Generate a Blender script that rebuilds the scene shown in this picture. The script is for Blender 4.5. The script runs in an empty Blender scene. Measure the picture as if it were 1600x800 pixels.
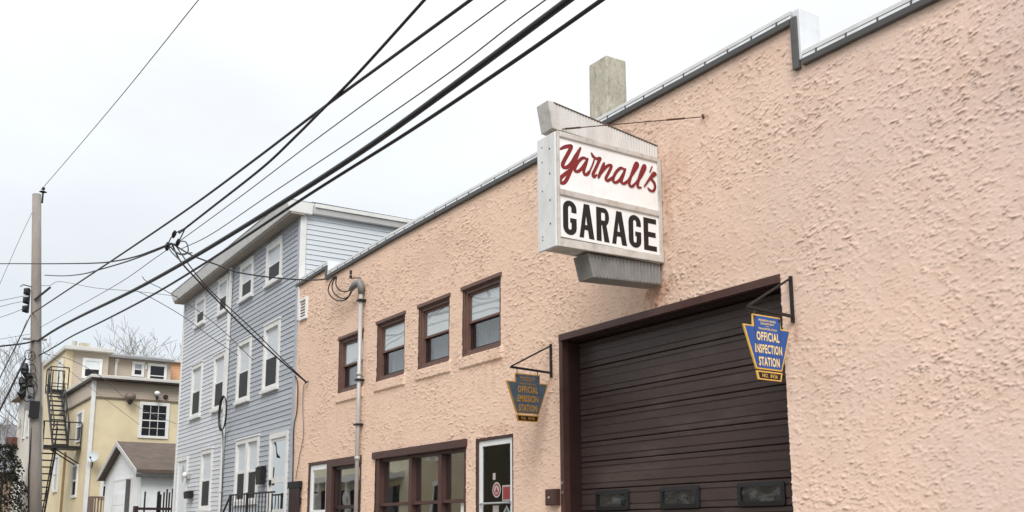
import bpy, bmesh, math, random
import numpy as np
from mathutils import Vector, Matrix

# ------------------------------------------------------------------ scene, camera, sky, sun
sc = bpy.context.scene
COL = sc.collection
rad = math.radians

EYE = 1.6
cam_d = bpy.data.cameras.new('camera')
cam = bpy.data.objects.new('camera', cam_d); COL.objects.link(cam)
cam_d.sensor_fit = 'HORIZONTAL'; cam_d.sensor_width = 36.0
cam_d.lens = 1549.17 / 1600 * 36.0
cam_d.shift_y = 133.0 / 1600          # the photograph is the upper part of a taller frame
cam_d.clip_start = 0.1; cam_d.clip_end = 3000
yaw, pit, rol = rad(-56.3), rad(10.80), rad(-0.25)
fw = Vector((math.sin(yaw)*math.cos(pit), math.cos(yaw)*math.cos(pit), math.sin(pit)))
rt = Vector((math.cos(yaw), -math.sin(yaw), 0)); up = rt.cross(fw)
RX = rt*math.cos(rol) + up*math.sin(rol); UP = -rt*math.sin(rol) + up*math.cos(rol)
m = Matrix(((RX.x, UP.x, -fw.x), (RX.y, UP.y, -fw.y), (RX.z, UP.z, -fw.z))).to_4x4()
m.translation = Vector((0, -8.0, EYE))
cam.matrix_world = m
sc.camera = cam

SUN_EL, SUN_AZ = 47.0, 127.0           # degrees; azimuth measured from +y clockwise towards +x
world = bpy.data.worlds.new('World'); sc.world = world; world.use_nodes = True
nt = world.node_tree; nt.nodes.clear()
N = nt.nodes.new; LK = nt.links.new
out = N('ShaderNodeOutputWorld'); bg = N('ShaderNodeBackground'); bg.inputs['Strength'].default_value = 0.10
sky = N('ShaderNodeTexSky'); sky.sky_type = 'NISHITA'; sky.sun_disc = False
sky.sun_elevation = rad(SUN_EL); sky.sun_rotation = rad(SUN_AZ)
# closed cloud cover, brightening steadily towards the zenith, with faint cloud mottling
tc = N('ShaderNodeTexCoord'); sep = N('ShaderNodeSeparateXYZ'); LK(tc.outputs['Generated'], sep.inputs[0])
cl0 = N('ShaderNodeMath'); cl0.operation = 'MAXIMUM'; cl0.inputs[1].default_value = 0.0; LK(sep.outputs['Z'], cl0.inputs[0])
cl1 = N('ShaderNodeMath'); cl1.operation = 'MULTIPLY_ADD'; cl1.inputs[1].default_value = 0.95; cl1.inputs[2].default_value = 1.0
LK(cl0.outputs[0], cl1.inputs[0])
nz = N('ShaderNodeTexNoise'); nz.inputs['Scale'].default_value = 3.0; nz.inputs['Detail'].default_value = 5
mp = N('ShaderNodeMapping'); mp.inputs['Scale'].default_value = (1, 1, 2.5); LK(tc.outputs['Generated'], mp.inputs[0]); LK(mp.outputs[0], nz.inputs['Vector'])
nm = N('ShaderNodeMapRange'); nm.inputs[1].default_value = 0.3; nm.inputs[2].default_value = 0.7
nm.inputs[3].default_value = 0.94; nm.inputs[4].default_value = 1.07; LK(nz.outputs['Fac'], nm.inputs[0])
mul = N('ShaderNodeMath'); mul.operation = 'MULTIPLY'; LK(cl1.outputs[0], mul.inputs[0]); LK(nm.outputs[0], mul.inputs[1])
cr = N('ShaderNodeValToRGB')           # thin low cloud lets a little blue through near the horizon
cr.color_ramp.elements[0].position = 0.0; cr.color_ramp.elements[0].color = (0.86, 0.94, 1.0, 1)
cr.color_ramp.elements[1].position = 0.45; cr.color_ramp.elements[1].color = (0.97, 0.985, 1.0, 1)
LK(cl0.outputs[0], cr.inputs[0])
vm = N('ShaderNodeVectorMath'); vm.operation = 'SCALE'; LK(cr.outputs[0], vm.inputs[0]); LK(mul.outputs[0], vm.inputs['Scale'])
vs = N('ShaderNodeVectorMath'); vs.operation = 'SCALE'; LK(vm.outputs[0], vs.inputs[0]); vs.inputs['Scale'].default_value = 4.05
mx = N('ShaderNodeMix'); mx.data_type = 'RGBA'; mx.inputs[0].default_value = 0.93
LK(sky.outputs[0], mx.inputs[6]); LK(vs.outputs[0], mx.inputs[7])
LK(mx.outputs[2], bg.inputs['Color']); LK(bg.outputs[0], out.inputs['Surface'])

sun_d = bpy.data.lights.new('sun', 'SUN'); sun_d.energy = 1.5; sun_d.angle = rad(32); sun_d.color = (1.0, 0.97, 0.93)
sun = bpy.data.objects.new('sun', sun_d); COL.objects.link(sun)
sd = Vector((math.sin(rad(SUN_AZ))*math.cos(rad(SUN_EL)), math.cos(rad(SUN_AZ))*math.cos(rad(SUN_EL)), math.sin(rad(SUN_EL))))
sun.rotation_euler = sd.to_track_quat('Z', 'Y').to_euler(); sun.location = sd*60

vs_ = sc.view_settings
vs_.view_transform = 'Standard'; vs_.look = 'None'; vs_.gamma = 1.0; vs_.use_curve_mapping = False
vs_.exposure = 0.95
sc.cycles.use_denoising = True
sc.cycles.max_bounces = 8; sc.cycles.transparent_max_bounces = 12

# ------------------------------------------------------------------ materials
def lin(c):
    return tuple(((v/255)/12.92 if v/255 <= 0.04045 else ((v/255+0.055)/1.055)**2.4) for v in c)

MATS = {}
def M(name, rgb, rough=0.6, var=0.08, scale=6.0, bump=0.0, bscale=60.0, metal=0.0, spec=0.5, grime_or_glint=None, gscale=1.5, stretch=None, gamt=0.6, rand=0.0):
    """procedural material: base colour with mottling, optional stains or painted reflections in another colour, fine relief"""
    if name in MATS: return MATS[name]
    mt = bpy.data.materials.new(name); mt.use_nodes = True
    t = mt.node_tree; b = t.nodes['Principled BSDF']
    b.inputs['Roughness'].default_value = rough; b.inputs['Metallic'].default_value = metal
    b.inputs['Specular IOR Level'].default_value = spec
    c = lin(rgb)
    co = t.nodes.new('ShaderNodeTexCoord')
    vec = co.outputs['Object']
    if stretch:
        mpn = t.nodes.new('ShaderNodeMapping'); mpn.inputs['Scale'].default_value = stretch
        t.links.new(vec, mpn.inputs[0]); vec = mpn.outputs[0]
    n1 = t.nodes.new('ShaderNodeTexNoise'); n1.inputs['Scale'].default_value = scale; n1.inputs['Detail'].default_value = 6
    n1.inputs['Roughness'].default_value = 0.62
    t.links.new(vec, n1.inputs['Vector'])
    r = t.nodes.new('ShaderNodeValToRGB')
    r.color_ramp.elements[0].position = 0.28; r.color_ramp.elements[1].position = 0.72
    r.color_ramp.elements[0].color = tuple(max(0, v*(1-var*1.6)) for v in c) + (1,)
    r.color_ramp.elements[1].color = tuple(min(1, v*(1+var)) for v in c) + (1,)
    t.links.new(n1.outputs['Fac'], r.inputs[0])
    col = r.outputs[0]
    if grime_or_glint:
        g = t.nodes.new('ShaderNodeTexNoise'); g.inputs['Scale'].default_value = gscale; g.inputs['Detail'].default_value = 8
        g.inputs['Roughness'].default_value = 0.7
        t.links.new(vec, g.inputs['Vector'])
        gr = t.nodes.new('ShaderNodeMapRange'); gr.inputs[1].default_value = 0.5; gr.inputs[2].default_value = 0.75
        gr.inputs[4].default_value = gamt
        t.links.new(g.outputs['Fac'], gr.inputs[0])
        mxn = t.nodes.new('ShaderNodeMix'); mxn.data_type = 'RGBA'
        t.links.new(gr.outputs[0], mxn.inputs[0]); t.links.new(col, mxn.inputs[6]); mxn.inputs[7].default_value = lin(grime_or_glint) + (1,)
        col = mxn.outputs[2]
    if rand:
        oi = t.nodes.new('ShaderNodeObjectInfo'); rr_ = t.nodes.new('ShaderNodeMapRange'); rr_.inputs[3].default_value = 1-rand; rr_.inputs[4].default_value = 1+rand*.6
        t.links.new(oi.outputs['Random'], rr_.inputs[0]); sc_ = t.nodes.new('ShaderNodeVectorMath'); sc_.operation = 'SCALE'
        t.links.new(col, sc_.inputs[0]); t.links.new(rr_.outputs[0], sc_.inputs['Scale']); col = sc_.outputs[0]
    t.links.new(col, b.inputs['Base Color'])
    if bump:
        n2 = t.nodes.new('ShaderNodeTexNoise'); n2.inputs['Scale'].default_value = bscale; n2.inputs['Detail'].default_value = 4
        t.links.new(vec, n2.inputs['Vector'])
        bp = t.nodes.new('ShaderNodeBump'); bp.inputs['Strength'].default_value = bump; bp.inputs['Distance'].default_value = 0.01
        t.links.new(n2.outputs['Fac'], bp.inputs['Height']); t.links.new(bp.outputs[0], b.inputs['Normal'])
    MATS[name] = mt; return mt

def glass(name, tint=(0.85, 0.9, 0.88), refl=1.8, wav=0.02):
    if name in MATS: return MATS[name]
    mt = bpy.data.materials.new(name); mt.use_nodes = True; t = mt.node_tree; t.nodes.clear()
    o = t.nodes.new('ShaderNodeOutputMaterial'); mxs = t.nodes.new('ShaderNodeMixShader')
    tr = t.nodes.new('ShaderNodeBsdfTransparent'); tr.inputs[0].default_value = tint + (1,)
    gl = t.nodes.new('ShaderNodeBsdfGlossy'); gl.inputs['Roughness'].default_value = 0.015
    fr = t.nodes.new('ShaderNodeFresnel'); ge = t.nodes.new('ShaderNodeNewGeometry'); io = t.nodes.new('ShaderNodeMapRange')
    io.inputs[3].default_value = 1.52; io.inputs[4].default_value = 1/1.52; t.links.new(ge.outputs['Backfacing'], io.inputs[0]); t.links.new(io.outputs[0], fr.inputs['IOR'])
    mm = t.nodes.new('ShaderNodeMath'); mm.operation = 'MULTIPLY'; mm.inputs[1].default_value = refl; mm.use_clamp = True
    t.links.new(fr.outputs[0], mm.inputs[0]); t.links.new(mm.outputs[0], mxs.inputs[0])
    t.links.new(tr.outputs[0], mxs.inputs[1]); t.links.new(gl.outputs[0], mxs.inputs[2]); t.links.new(mxs.outputs[0], o.inputs[0])
    co = t.nodes.new('ShaderNodeTexCoord'); n = t.nodes.new('ShaderNodeTexNoise'); n.inputs['Scale'].default_value = 1.6; n.inputs['Detail'].default_value = 1
    t.links.new(co.outputs['Object'], n.inputs['Vector'])
    bp = t.nodes.new('ShaderNodeBump'); bp.inputs['Strength'].default_value = 1.0; bp.inputs['Distance'].default_value = wav
    t.links.new(n.outputs['Fac'], bp.inputs['Height']); t.links.new(bp.outputs[0], gl.inputs['Normal'])
    MATS[name] = mt; return mt

def siding_mat(name, rgb, pitch, rough=0.55, grime_or_glint=None, var=0.05):
    """far clapboards, too small to tell apart: fine horizontal relief"""
    if name in MATS: return MATS[name]
    mt = M(name, rgb, rough, var, 1.2, grime_or_glint=grime_or_glint, gscale=0.6, gamt=0.45)
    t = mt.node_tree; b = t.nodes['Principled BSDF']
    co = t.nodes.new('ShaderNodeTexCoord'); s = t.nodes.new('ShaderNodeSeparateXYZ'); t.links.new(co.outputs['Object'], s.inputs[0])
    d = t.nodes.new('ShaderNodeMath'); d.operation = 'DIVIDE'; d.inputs[1].default_value = pitch; t.links.new(s.outputs['Z'], d.inputs[0])
    f = t.nodes.new('ShaderNodeMath'); f.operation = 'FRACT'; t.links.new(d.outputs[0], f.inputs[0])
    i = t.nodes.new('ShaderNodeMath'); i.operation = 'SUBTRACT'; i.inputs[0].default_value = 1.0; t.links.new(f.outputs[0], i.inputs[1])
    bp = t.nodes.new('ShaderNodeBump'); bp.inputs['Strength'].default_value = 0.8; bp.inputs['Distance'].default_value = 0.03
    t.links.new(i.outputs[0], bp.inputs['Height']); t.links.new(bp.outputs[0], b.inputs['Normal'])
    return mt

# ------------------------------------------------------------------ objects and shapes
ORG = {}
def tag(o, label=None, cat=None, group=None, kind=None):
    if label: o['label'] = label
    if cat: o['category'] = cat
    if group: o['group'] = group
    if kind: o['kind'] = kind
    return o

def thing(name, label, cat, loc=(0, 0, 0), rz=0.0, group=None, local=False):
    o = bpy.data.objects.new(name, None); COL.objects.link(o)
    o.empty_display_size = 0.3
    o.location = loc; o.rotation_euler = (0, 0, rz)
    ORG[o.name] = Vector((0, 0, loc[2])) if local else Vector(loc)
    return tag(o, label, cat, group)

class MB:
    def __init__(s): s.v = []; s.f = []; s.smooth = False
    def quad(s, *p):
        n = len(s.v); s.v += [tuple(q) for q in p]; s.f.append(tuple(range(n, n+len(p)))); return s
    poly = quad
    def box(s, x0, x1, y0, y1, z0, z1):
        x0, x1 = min(x0, x1), max(x0, x1); y0, y1 = min(y0, y1), max(y0, y1); z0, z1 = min(z0, z1), max(z0, z1)
        n = len(s.v)
        s.v += [(x0,y0,z0),(x1,y0,z0),(x1,y1,z0),(x0,y1,z0),(x0,y0,z1),(x1,y0,z1),(x1,y1,z1),(x0,y1,z1)]
        s.f += [tuple(n+i for i in q) for q in ((3,2,1,0),(4,5,6,7),(0,1,5,4),(1,2,6,5),(2,3,7,6),(3,0,4,7))]; return s
    def hexa(s, P):      # 8 corners, bottom ring then top ring
        n = len(s.v); s.v += [tuple(p) for p in P]
        s.f += [tuple(n+i for i in q) for q in ((3,2,1,0),(4,5,6,7),(0,1,5,4),(1,2,6,5),(2,3,7,6),(3,0,4,7))]; return s
    def prism(s, pts, axis, a, b):    # closed outline in the two other axes, extruded from a to b
        def P(u, v, w): return {'x': (w, u, v), 'y': (u, w, v), 'z': (u, v, w)}[axis]
        n = len(s.v); k = len(pts)
        s.v += [P(u, v, a) for u, v in pts] + [P(u, v, b) for u, v in pts]
        s.f.append(tuple(range(n+k-1, n-1, -1))); s.f.append(tuple(range(n+k, n+2*k)))
        for i in range(k):
            j = (i+1) % k; s.f.append((n+i, n+j, n+k+j, n+k+i))
        return s
    def tube(s, pts, r, sides=6, cap=True):
        pts = [Vector(p) for p in pts]
        rs = r if isinstance(r, (list, tuple)) else [r]*len(pts)
        n0 = len(s.v); prev = None
        for i, p in enumerate(pts):
            d = (pts[min(i+1, len(pts)-1)] - pts[max(i-1, 0)])
            d = d.normalized() if d.length > 1e-9 else Vector((0, 0, 1))
            if prev is None:
                a = d.cross(Vector((0, 0, 1)) if abs(d.z) < 0.95 else Vector((1, 0, 0))).normalized()
            else:
                a = (prev - d*prev.dot(d)); a = a.normalized() if a.length > 1e-9 else d.orthogonal().normalized()
            prev = a; b = d.cross(a)
            for k in range(sides):
                t = 2*math.pi*k/sides
                s.v.append(tuple(p + (a*math.cos(t) + b*math.sin(t))*rs[i]))
        for i in range(len(pts)-1):
            for k in range(sides):
                k2 = (k+1) % sides
                s.f.append((n0+i*sides+k, n0+i*sides+k2, n0+(i+1)*sides+k2, n0+(i+1)*sides+k))
        if cap:
            s.f.append(tuple(n0+k for k in range(sides-1, -1, -1)))
            e = n0+(len(pts)-1)*sides; s.f.append(tuple(e+k for k in range(sides)))
        return s
    def bar(s, a, b, w, h=None):       # rectangular bar between two points
        a, b = Vector(a), Vector(b); h = h or w
        d = (b-a).normalized(); x = d.cross(Vector((0, 0, 1)) if abs(d.z) < 0.98 else Vector((0, 1, 0))).normalized(); y = x.cross(d)
        P = []
        for c in (a, b):
            for sx, sy in ((-1,-1),(1,-1),(1,1),(-1,1)): P.append(c + x*sx*w/2 + y*sy*h/2)
        return s.hexa(P)
    def ball(s, c, r, sx=1, sy=1, sz=1, seg=10, ring=6):
        n = len(s.v); c = Vector(c)
        for i in range(ring+1):
            th = math.pi*i/ring
            for k in range(seg):
                ph = 2*math.pi*k/seg
                s.v.append((c.x+r*sx*math.sin(th)*math.cos(ph), c.y+r*sy*math.sin(th)*math.sin(ph), c.z+r*sz*math.cos(th)))
        for i in range(ring):
            for k in range(seg):
                k2 = (k+1) % seg
                s.f.append((n+i*seg+k, n+(i+1)*seg+k, n+(i+1)*seg+k2, n+i*seg+k2))
        return s
    def ring(s, x0, x1, z0, z1, w, y0, y1, wb=None, wt=None):   # rectangular frame in an x-z plane, mitre-free
        wb = w if wb is None else wb; wt = w if wt is None else wt
        s.box(x0, x0+w, y0, y1, z0, z1); s.box(x1-w, x1, y0, y1, z0, z1)
        if wt: s.box(x0+w, x1-w, y0, y1, z1-wt, z1)
        if wb: s.box(x0+w, x1-w, y0, y1, z0, z0+wb)
        return s
    def build(s, name, mat, parent=None, bevel=0.0, smooth=None, label=None, kind=None):
        me = bpy.data.meshes.new(name)
        if parent is not None:
            r = parent
            while r.parent is not None: r = r.parent
            off = ORG.get(r.name, Vector())
        else: off = Vector()
        me.from_pydata([(x-off.x, y-off.y, z-off.z) for x, y, z in s.v], [], s.f)
        if mat is not None: me.materials.append(mat)
        if (s.smooth if smooth is None else smooth):
            me.polygons.foreach_set('use_smooth', [True]*len(me.polygons))
        me.update()
        o = bpy.data.objects.new(name, me); COL.objects.link(o)
        if parent is not None: o.parent = parent
        if bevel:
            bv = o.modifiers.new('bevel', 'BEVEL'); bv.width = bevel; bv.segments = 2; bv.limit_method = 'ANGLE'; bv.angle_limit = rad(40)
        return tag(o, label=label, kind=kind)

def center_origin(o):
    """top-level meshes: put the origin at the base of the thing"""
    me = o.data; n = len(me.vertices); a = np.empty(n*3); me.vertices.foreach_get('co', a); a = a.reshape(-1, 3)
    c = np.array([(a[:,0].min()+a[:,0].max())/2, (a[:,1].min()+a[:,1].max())/2, a[:,2].min()])
    a -= c; me.vertices.foreach_set('co', a.ravel()); o.location = Vector(o.location) + Vector(c); me.update()
    return o

def smooth_path(pts, n=6):
    P = [Vector(p) for p in pts]
    if len(P) < 3: return P
    Q = [P[0]*2-P[1]] + P + [P[-1]*2-P[-2]]; o = []
    for i in range(1, len(Q)-2):
        for k in range(n):
            t = k/n; a, b, c, d = Q[i-1], Q[i], Q[i+1], Q[i+2]
            o.append(0.5*((2*b) + (c-a)*t + (2*a-5*b+4*c-d)*t*t + (3*b-a-3*c+d)*t**3))
    o.append(P[-1]); return o

def text_mesh(body, size, width, bold=0.0, depth=0.0, space=1.0):
    """built-in lettering as a mesh fitted to a given width and cap height, in x-y, centred"""
    cu = bpy.data.curves.new('lettering', 'FONT'); cu.body = body; cu.size = 1; cu.offset = bold; cu.resolution_u = 3; cu.space_character = space
    o = bpy.data.objects.new('lettering', cu); COL.objects.link(o)
    dg = bpy.context.evaluated_depsgraph_get(); me = o.evaluated_get(dg).to_mesh()
    v = [tuple(x.co) for x in me.vertices]; f = [tuple(p.vertices) for p in me.polygons]
    o.evaluated_get(dg).to_mesh_clear(); bpy.data.objects.remove(o); bpy.data.curves.remove(cu)
    xs = [p[0] for p in v]; ys = [p[1] for p in v]; cx = (min(xs)+max(xs))/2; cy = (min(ys)+max(ys))/2
    kx = width/(max(xs)-min(xs)); ky = size/(max(ys)-min(ys))
    return [((p[0]-cx)*kx, (p[1]-cy)*ky) for p in v], f

TEXTS = {}
for _b, _s, _w, _o, _sp in (('PENNSYLVANIA', .024, .25, .01, 1), ('DEPARTMENT', .020, .20, .01, 1), ('TRANSPORTATION', .022, .27, .01, 1), ('- OF -', .012, .09, 0, 1),
        ('OFFICIAL', .092, .33, .03, 1.14), ('INSPECTION', .092, .39, .03, 1.14), ('EMISSION', .092, .35, .03, 1.14), ('STATION', .092, .30, .03, 1.14), ('NO.  8V56', .038, .22, .012, 1)):
    TEXTS[_b] = text_mesh(_b, _s, _w, _o, space=_sp)

def gz(x): return float(np.interp(x, [-120, -16, -12, -8, 0, 40], [1.1, 1.1, 0.88, 0.6, 0.0, -1.6]))

WIRES = {
'W1':[(-36.0,-3.424,13.155),(-29.698,-3.381,12.563),(-24.115,-3.343,12.071),(-20.595,-3.319,11.807),(-17.834,-3.3,11.614),(-15.943,-3.287,11.448)],
'W3':[(-36.0,-3.363,8.817),(-27.445,-3.314,8.156),(-22.184,-3.283,7.754),(-17.598,-3.256,7.425),(-14.233,-3.237,7.243),(-11.766,-3.222,7.129),(-9.55,-3.209,7.0),(-7.933,-3.2,6.904),(-6.857,-3.194,6.844)],
'W2':[(-18.39,-3.25,7.121),(-16.413,-3.25,7.058),(-13.881,-3.25,6.983),(-12.598,-3.25,7.02),(-11.695,-3.25,7.069),(-10.506,-3.25,7.141),(-8.826,-3.25,7.316),(-8.045,-3.25,7.404)],
'W4':[(-36.0,-3.092,8.364),(-29.235,-3.117,7.776),(-23.612,-3.139,7.309),(-20.659,-3.15,7.155),(-18.58,-3.157,7.046),(-14.971,-3.171,6.893),(-12.282,-3.181,6.805),(-9.574,-3.191,6.69),(-7.282,-3.2,6.592),(-6.353,-3.203,6.552)],
'W5':[(-18.57,-3.15,6.868),(-16.673,-3.15,6.672),(-13.831,-3.15,6.553),(-10.678,-3.15,6.405),(-8.466,-3.15,6.33),(-7.249,-3.15,6.339),(-6.703,-3.15,6.331),(-5.975,-3.15,6.325)],
'W6':[(-36.0,-3.097,7.925),(-32.227,-3.11,7.69),(-28.146,-3.124,7.355),(-22.228,-3.145,6.824),(-17.752,-3.16,6.499),(-13.731,-3.174,6.271),(-10.587,-3.185,6.133),(-8.388,-3.193,6.108),(-6.293,-3.2,6.119),(-5.664,-3.202,6.124)],
'W7':[(-36.0,-3.057,7.405),(-32.858,-3.061,7.219),(-29.889,-3.065,7.069),(-25.073,-3.072,6.715),(-20.765,-3.079,6.436),(-16.818,-3.084,6.268),(-12.445,-3.091,6.151),(-9.422,-3.095,6.034),(-7.329,-3.098,5.993),(-5.962,-3.1,5.992),(-5.392,-3.101,5.996)],
'W8':[(-19.101,-3.2,7.105),(-20.076,-3.298,7.184),(-21.016,-3.392,7.271),(-22.252,-3.516,7.443),(-23.864,-3.678,7.732),(-27.773,-4.071,8.556),(-33.797,-4.675,9.85),(-40.0,-5.298,11.158)],
'W9':[(-19.098,-3.2,7.091),(-20.504,-3.196,7.276),(-22.851,-3.19,7.616),(-25.721,-3.182,8.084),(-28.327,-3.175,8.527),(-31.492,-3.166,9.166),(-35.411,-3.155,10.047)],
'W10':[(-36.0,-3.165,9.817),(-35.526,-2.956,9.745),(-34.979,-2.714,9.794),(-33.204,-1.929,9.311),(-31.411,-1.136,8.942),(-29.52,-0.3,8.507)],
'W11':[(-19.101,-3.2,7.105),(-18.985,-2.827,6.89),(-18.841,-2.362,6.732),(-18.731,-2.01,6.615),(-18.548,-1.423,6.554),(-18.363,-0.827,6.544),(-18.251,-0.466,6.57),(-18.168,-0.2,6.642)],
'W12':[(-19.101,-3.2,7.105),(-19.148,-2.997,6.786),(-19.221,-2.675,6.512),(-19.336,-2.176,6.132),(-19.47,-1.588,5.698),(-19.645,-0.824,5.187),(-19.82,-0.06,4.718)],
'W12b':[(-19.113,-3.149,7.116),(-19.204,-2.752,6.68),(-19.302,-2.324,6.303),(-19.418,-1.816,5.968),(-19.538,-1.292,5.608),(-19.68,-0.671,5.152),(-19.82,-0.061,4.731)],
'W13':[(-21.349,-3.2,6.929),(-21.438,-3.068,6.854),(-21.769,-2.575,6.776),(-22.363,-1.69,6.548),(-22.908,-0.879,6.22),(-23.513,0.023,5.745)],
'W14':[(-22.119,-3.1,6.779),(-22.558,-2.575,6.715),(-23.271,-1.723,6.544),(-23.966,-0.891,6.285),(-24.76,0.058,6.029)],
'L1':[(-36.0,-3.53,9.435),(-36.0,-3.983,9.267),(-36.0,-4.355,9.133),(-36.0,-5.083,8.87)],
'L2':[(-36.0,-3.553,9.234),(-36.0,-3.969,9.094),(-36.0,-4.338,8.94),(-36.0,-5.067,8.679)],
'L3':[(-36.0,-3.536,9.016),(-36.0,-3.942,8.77),(-36.0,-4.308,8.575),(-36.0,-5.028,8.236)],
'L4':[(-36.0,-3.607,12.41),(-36.0,-3.952,11.288),(-36.0,-4.403,9.715),(-36.0,-4.841,8.214)],
'L5':[(-36.0,-3.399,8.768),(-36.0,-3.758,7.684),(-36.0,-4.143,6.58),(-36.0,-4.591,5.292)],
'L6':[(-36.0,-3.437,7.283),(-36.0,-3.749,6.399),(-36.0,-4.056,5.533),(-36.0,-4.504,4.267)],
'L8':[(-36.0,-3.501,8.581),(-36.0,-3.827,7.355),(-36.0,-4.108,6.16),(-36.0,-4.391,5.097)],
'L9':[(-36.0,-3.367,8.115),(-36.0,-4.248,7.85),(-36.0,-4.976,7.626)],
'L7':[(-36.0,-3.136,7.921),(-35.486,-3.635,7.68),(-34.739,-4.361,7.405),(-33.566,-5.5,6.971)],
'K1':[(-18.241,-3.2,7.178),(-18.952,-3.2,7.248),(-19.259,-3.2,7.196),(-19.375,-3.2,7.095)],
'K2':[(-18.194,-3.2,7.153),(-18.47,-3.2,7.049),(-18.634,-3.2,7.002)],
'K3':[(-18.502,-3.2,6.994),(-18.097,-3.2,6.881),(-17.898,-3.2,6.709),(-17.963,-3.2,6.627),(-18.399,-3.2,6.707),(-18.876,-3.2,6.896),(-19.077,-3.2,6.996)],
'K4':[(-19.283,-3.2,7.098),(-18.495,-3.2,6.754),(-17.626,-3.2,6.559)],
'K5':[(-19.43,-3.2,7.134),(-18.958,-3.2,6.865),(-18.186,-3.2,6.496)],
'F1':[(-36.0,-2.953,7.589),(-37.654,-1.977,7.383),(-39.872,-0.668,6.996),(-42.408,0.829,6.628),(-45.2,2.477,6.209)],
'F2':[(-36.0,-2.946,7.503),(-37.457,-1.816,7.6),(-39.368,-0.335,7.326),(-41.13,1.031,6.737),(-43.054,2.523,6.453),(-45.2,4.187,6.302)],
'H1':[(-18.197,-0.16,6.667),(-18.448,-0.16,6.587),(-18.534,-0.16,6.43),(-18.293,-0.16,6.234),(-17.908,-0.16,6.105),(-17.572,-0.16,6.09),(-17.372,-0.16,6.23),(-17.173,-0.16,6.342)],
'H2':[(-18.165,-0.16,6.66),(-18.347,-0.16,6.525),(-18.237,-0.16,6.329),(-17.849,-0.16,6.145),(-17.513,-0.16,6.117),(-17.285,-0.16,6.263),(-17.143,-0.16,6.323)],
'H3':[(-18.133,-0.16,6.653),(-18.153,-0.16,6.484),(-17.922,-0.16,6.317),(-17.581,-0.16,6.234),(-17.315,-0.16,6.269),(-17.114,-0.16,6.329)],
'G1':[(-19.895,-0.03,4.729),(-20.028,-0.03,4.621),(-20.021,-0.03,4.151),(-19.934,-0.03,3.597),(-20.109,-0.03,3.176),(-20.279,-0.03,2.698)],
'G2':[(-20.577,-0.03,4.986),(-20.368,-0.03,4.747),(-20.35,-0.03,4.185),(-20.496,-0.03,3.782),(-20.464,-0.03,3.089),(-20.447,-0.03,2.543)],
}
SCRIPT = [([(-1.544, 5.904), (-1.486, 5.94), (-1.413, 5.97), (-1.388, 5.967), (-1.425, 5.892), (-1.489, 5.782), (-1.517, 5.718), (-1.497, 5.689), (-1.443, 5.709), (-1.386, 5.768), (-1.321, 5.87), (-1.255, 5.978)], 0.0492), ([(-1.255, 5.978), (-1.311, 5.863), (-1.376, 5.726), (-1.441, 5.591), (-1.483, 5.522), (-1.529, 5.494), (-1.555, 5.513), (-1.544, 5.556), (-1.492, 5.607), (-1.419, 5.665), (-1.355, 5.717)], 0.0472), ([(-1.154, 5.858), (-1.216, 5.866), (-1.287, 5.807), (-1.341, 5.716), (-1.331, 5.676), (-1.281, 5.693), (-1.218, 5.759), (-1.154, 5.861)], 0.041), ([(-1.15, 5.869), (-1.208, 5.729), (-1.203, 5.67), (-1.167, 5.672), (-1.119, 5.726)], 0.041), ([(-1.092, 5.948), (-1.067, 5.914), (-1.02, 5.897), (-0.964, 5.914), (-0.985, 5.87), (-1.045, 5.755), (-1.079, 5.69), (-1.061, 5.664), (-1.023, 5.696)], 0.040), ([(-0.904, 5.867), (-0.95, 5.77), (-0.998, 5.666)], 0.041), ([(-0.989, 5.685), (-0.888, 5.813), (-0.821, 5.859), (-0.797, 5.843), (-0.853, 5.741), (-0.885, 5.681), (-0.866, 5.656), (-0.822, 5.679), (-0.772, 5.725)], 0.039), ([(-0.586, 5.85), (-0.653, 5.856), (-0.726, 5.789), (-0.775, 5.698), (-0.759, 5.658), (-0.71, 5.671), (-0.652, 5.731), (-0.586, 5.846)], 0.039), ([(-0.579, 5.859), (-0.644, 5.709), (-0.632, 5.668), (-0.594, 5.676), (-0.55, 5.715)], 0.039), ([(-0.559, 5.701), (-0.46, 5.833), (-0.388, 5.935), (-0.389, 5.971), (-0.419, 5.956), (-0.481, 5.82), (-0.526, 5.702), (-0.513, 5.661), (-0.475, 5.663), (-0.423, 5.715)], 0.039), ([(-0.433, 5.702), (-0.342, 5.808), (-0.271, 5.924), (-0.267, 5.963), (-0.295, 5.95), (-0.356, 5.818), (-0.394, 5.702), (-0.382, 5.668), (-0.338, 5.671)], 0.039), ([(-0.153, 5.976), (-0.191, 5.901)], 0.0308), ([(-0.287, 5.697), (-0.189, 5.824), (-0.13, 5.9), (-0.1, 5.888), (-0.136, 5.86), (-0.175, 5.817), (-0.13, 5.78), (-0.114, 5.724), (-0.144, 5.666), (-0.195, 5.663), (-0.232, 5.686)], 0.0349), ([(-1.13, 5.712), (-1.085, 5.80), (-1.05, 5.885)], 0.022)]

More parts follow.
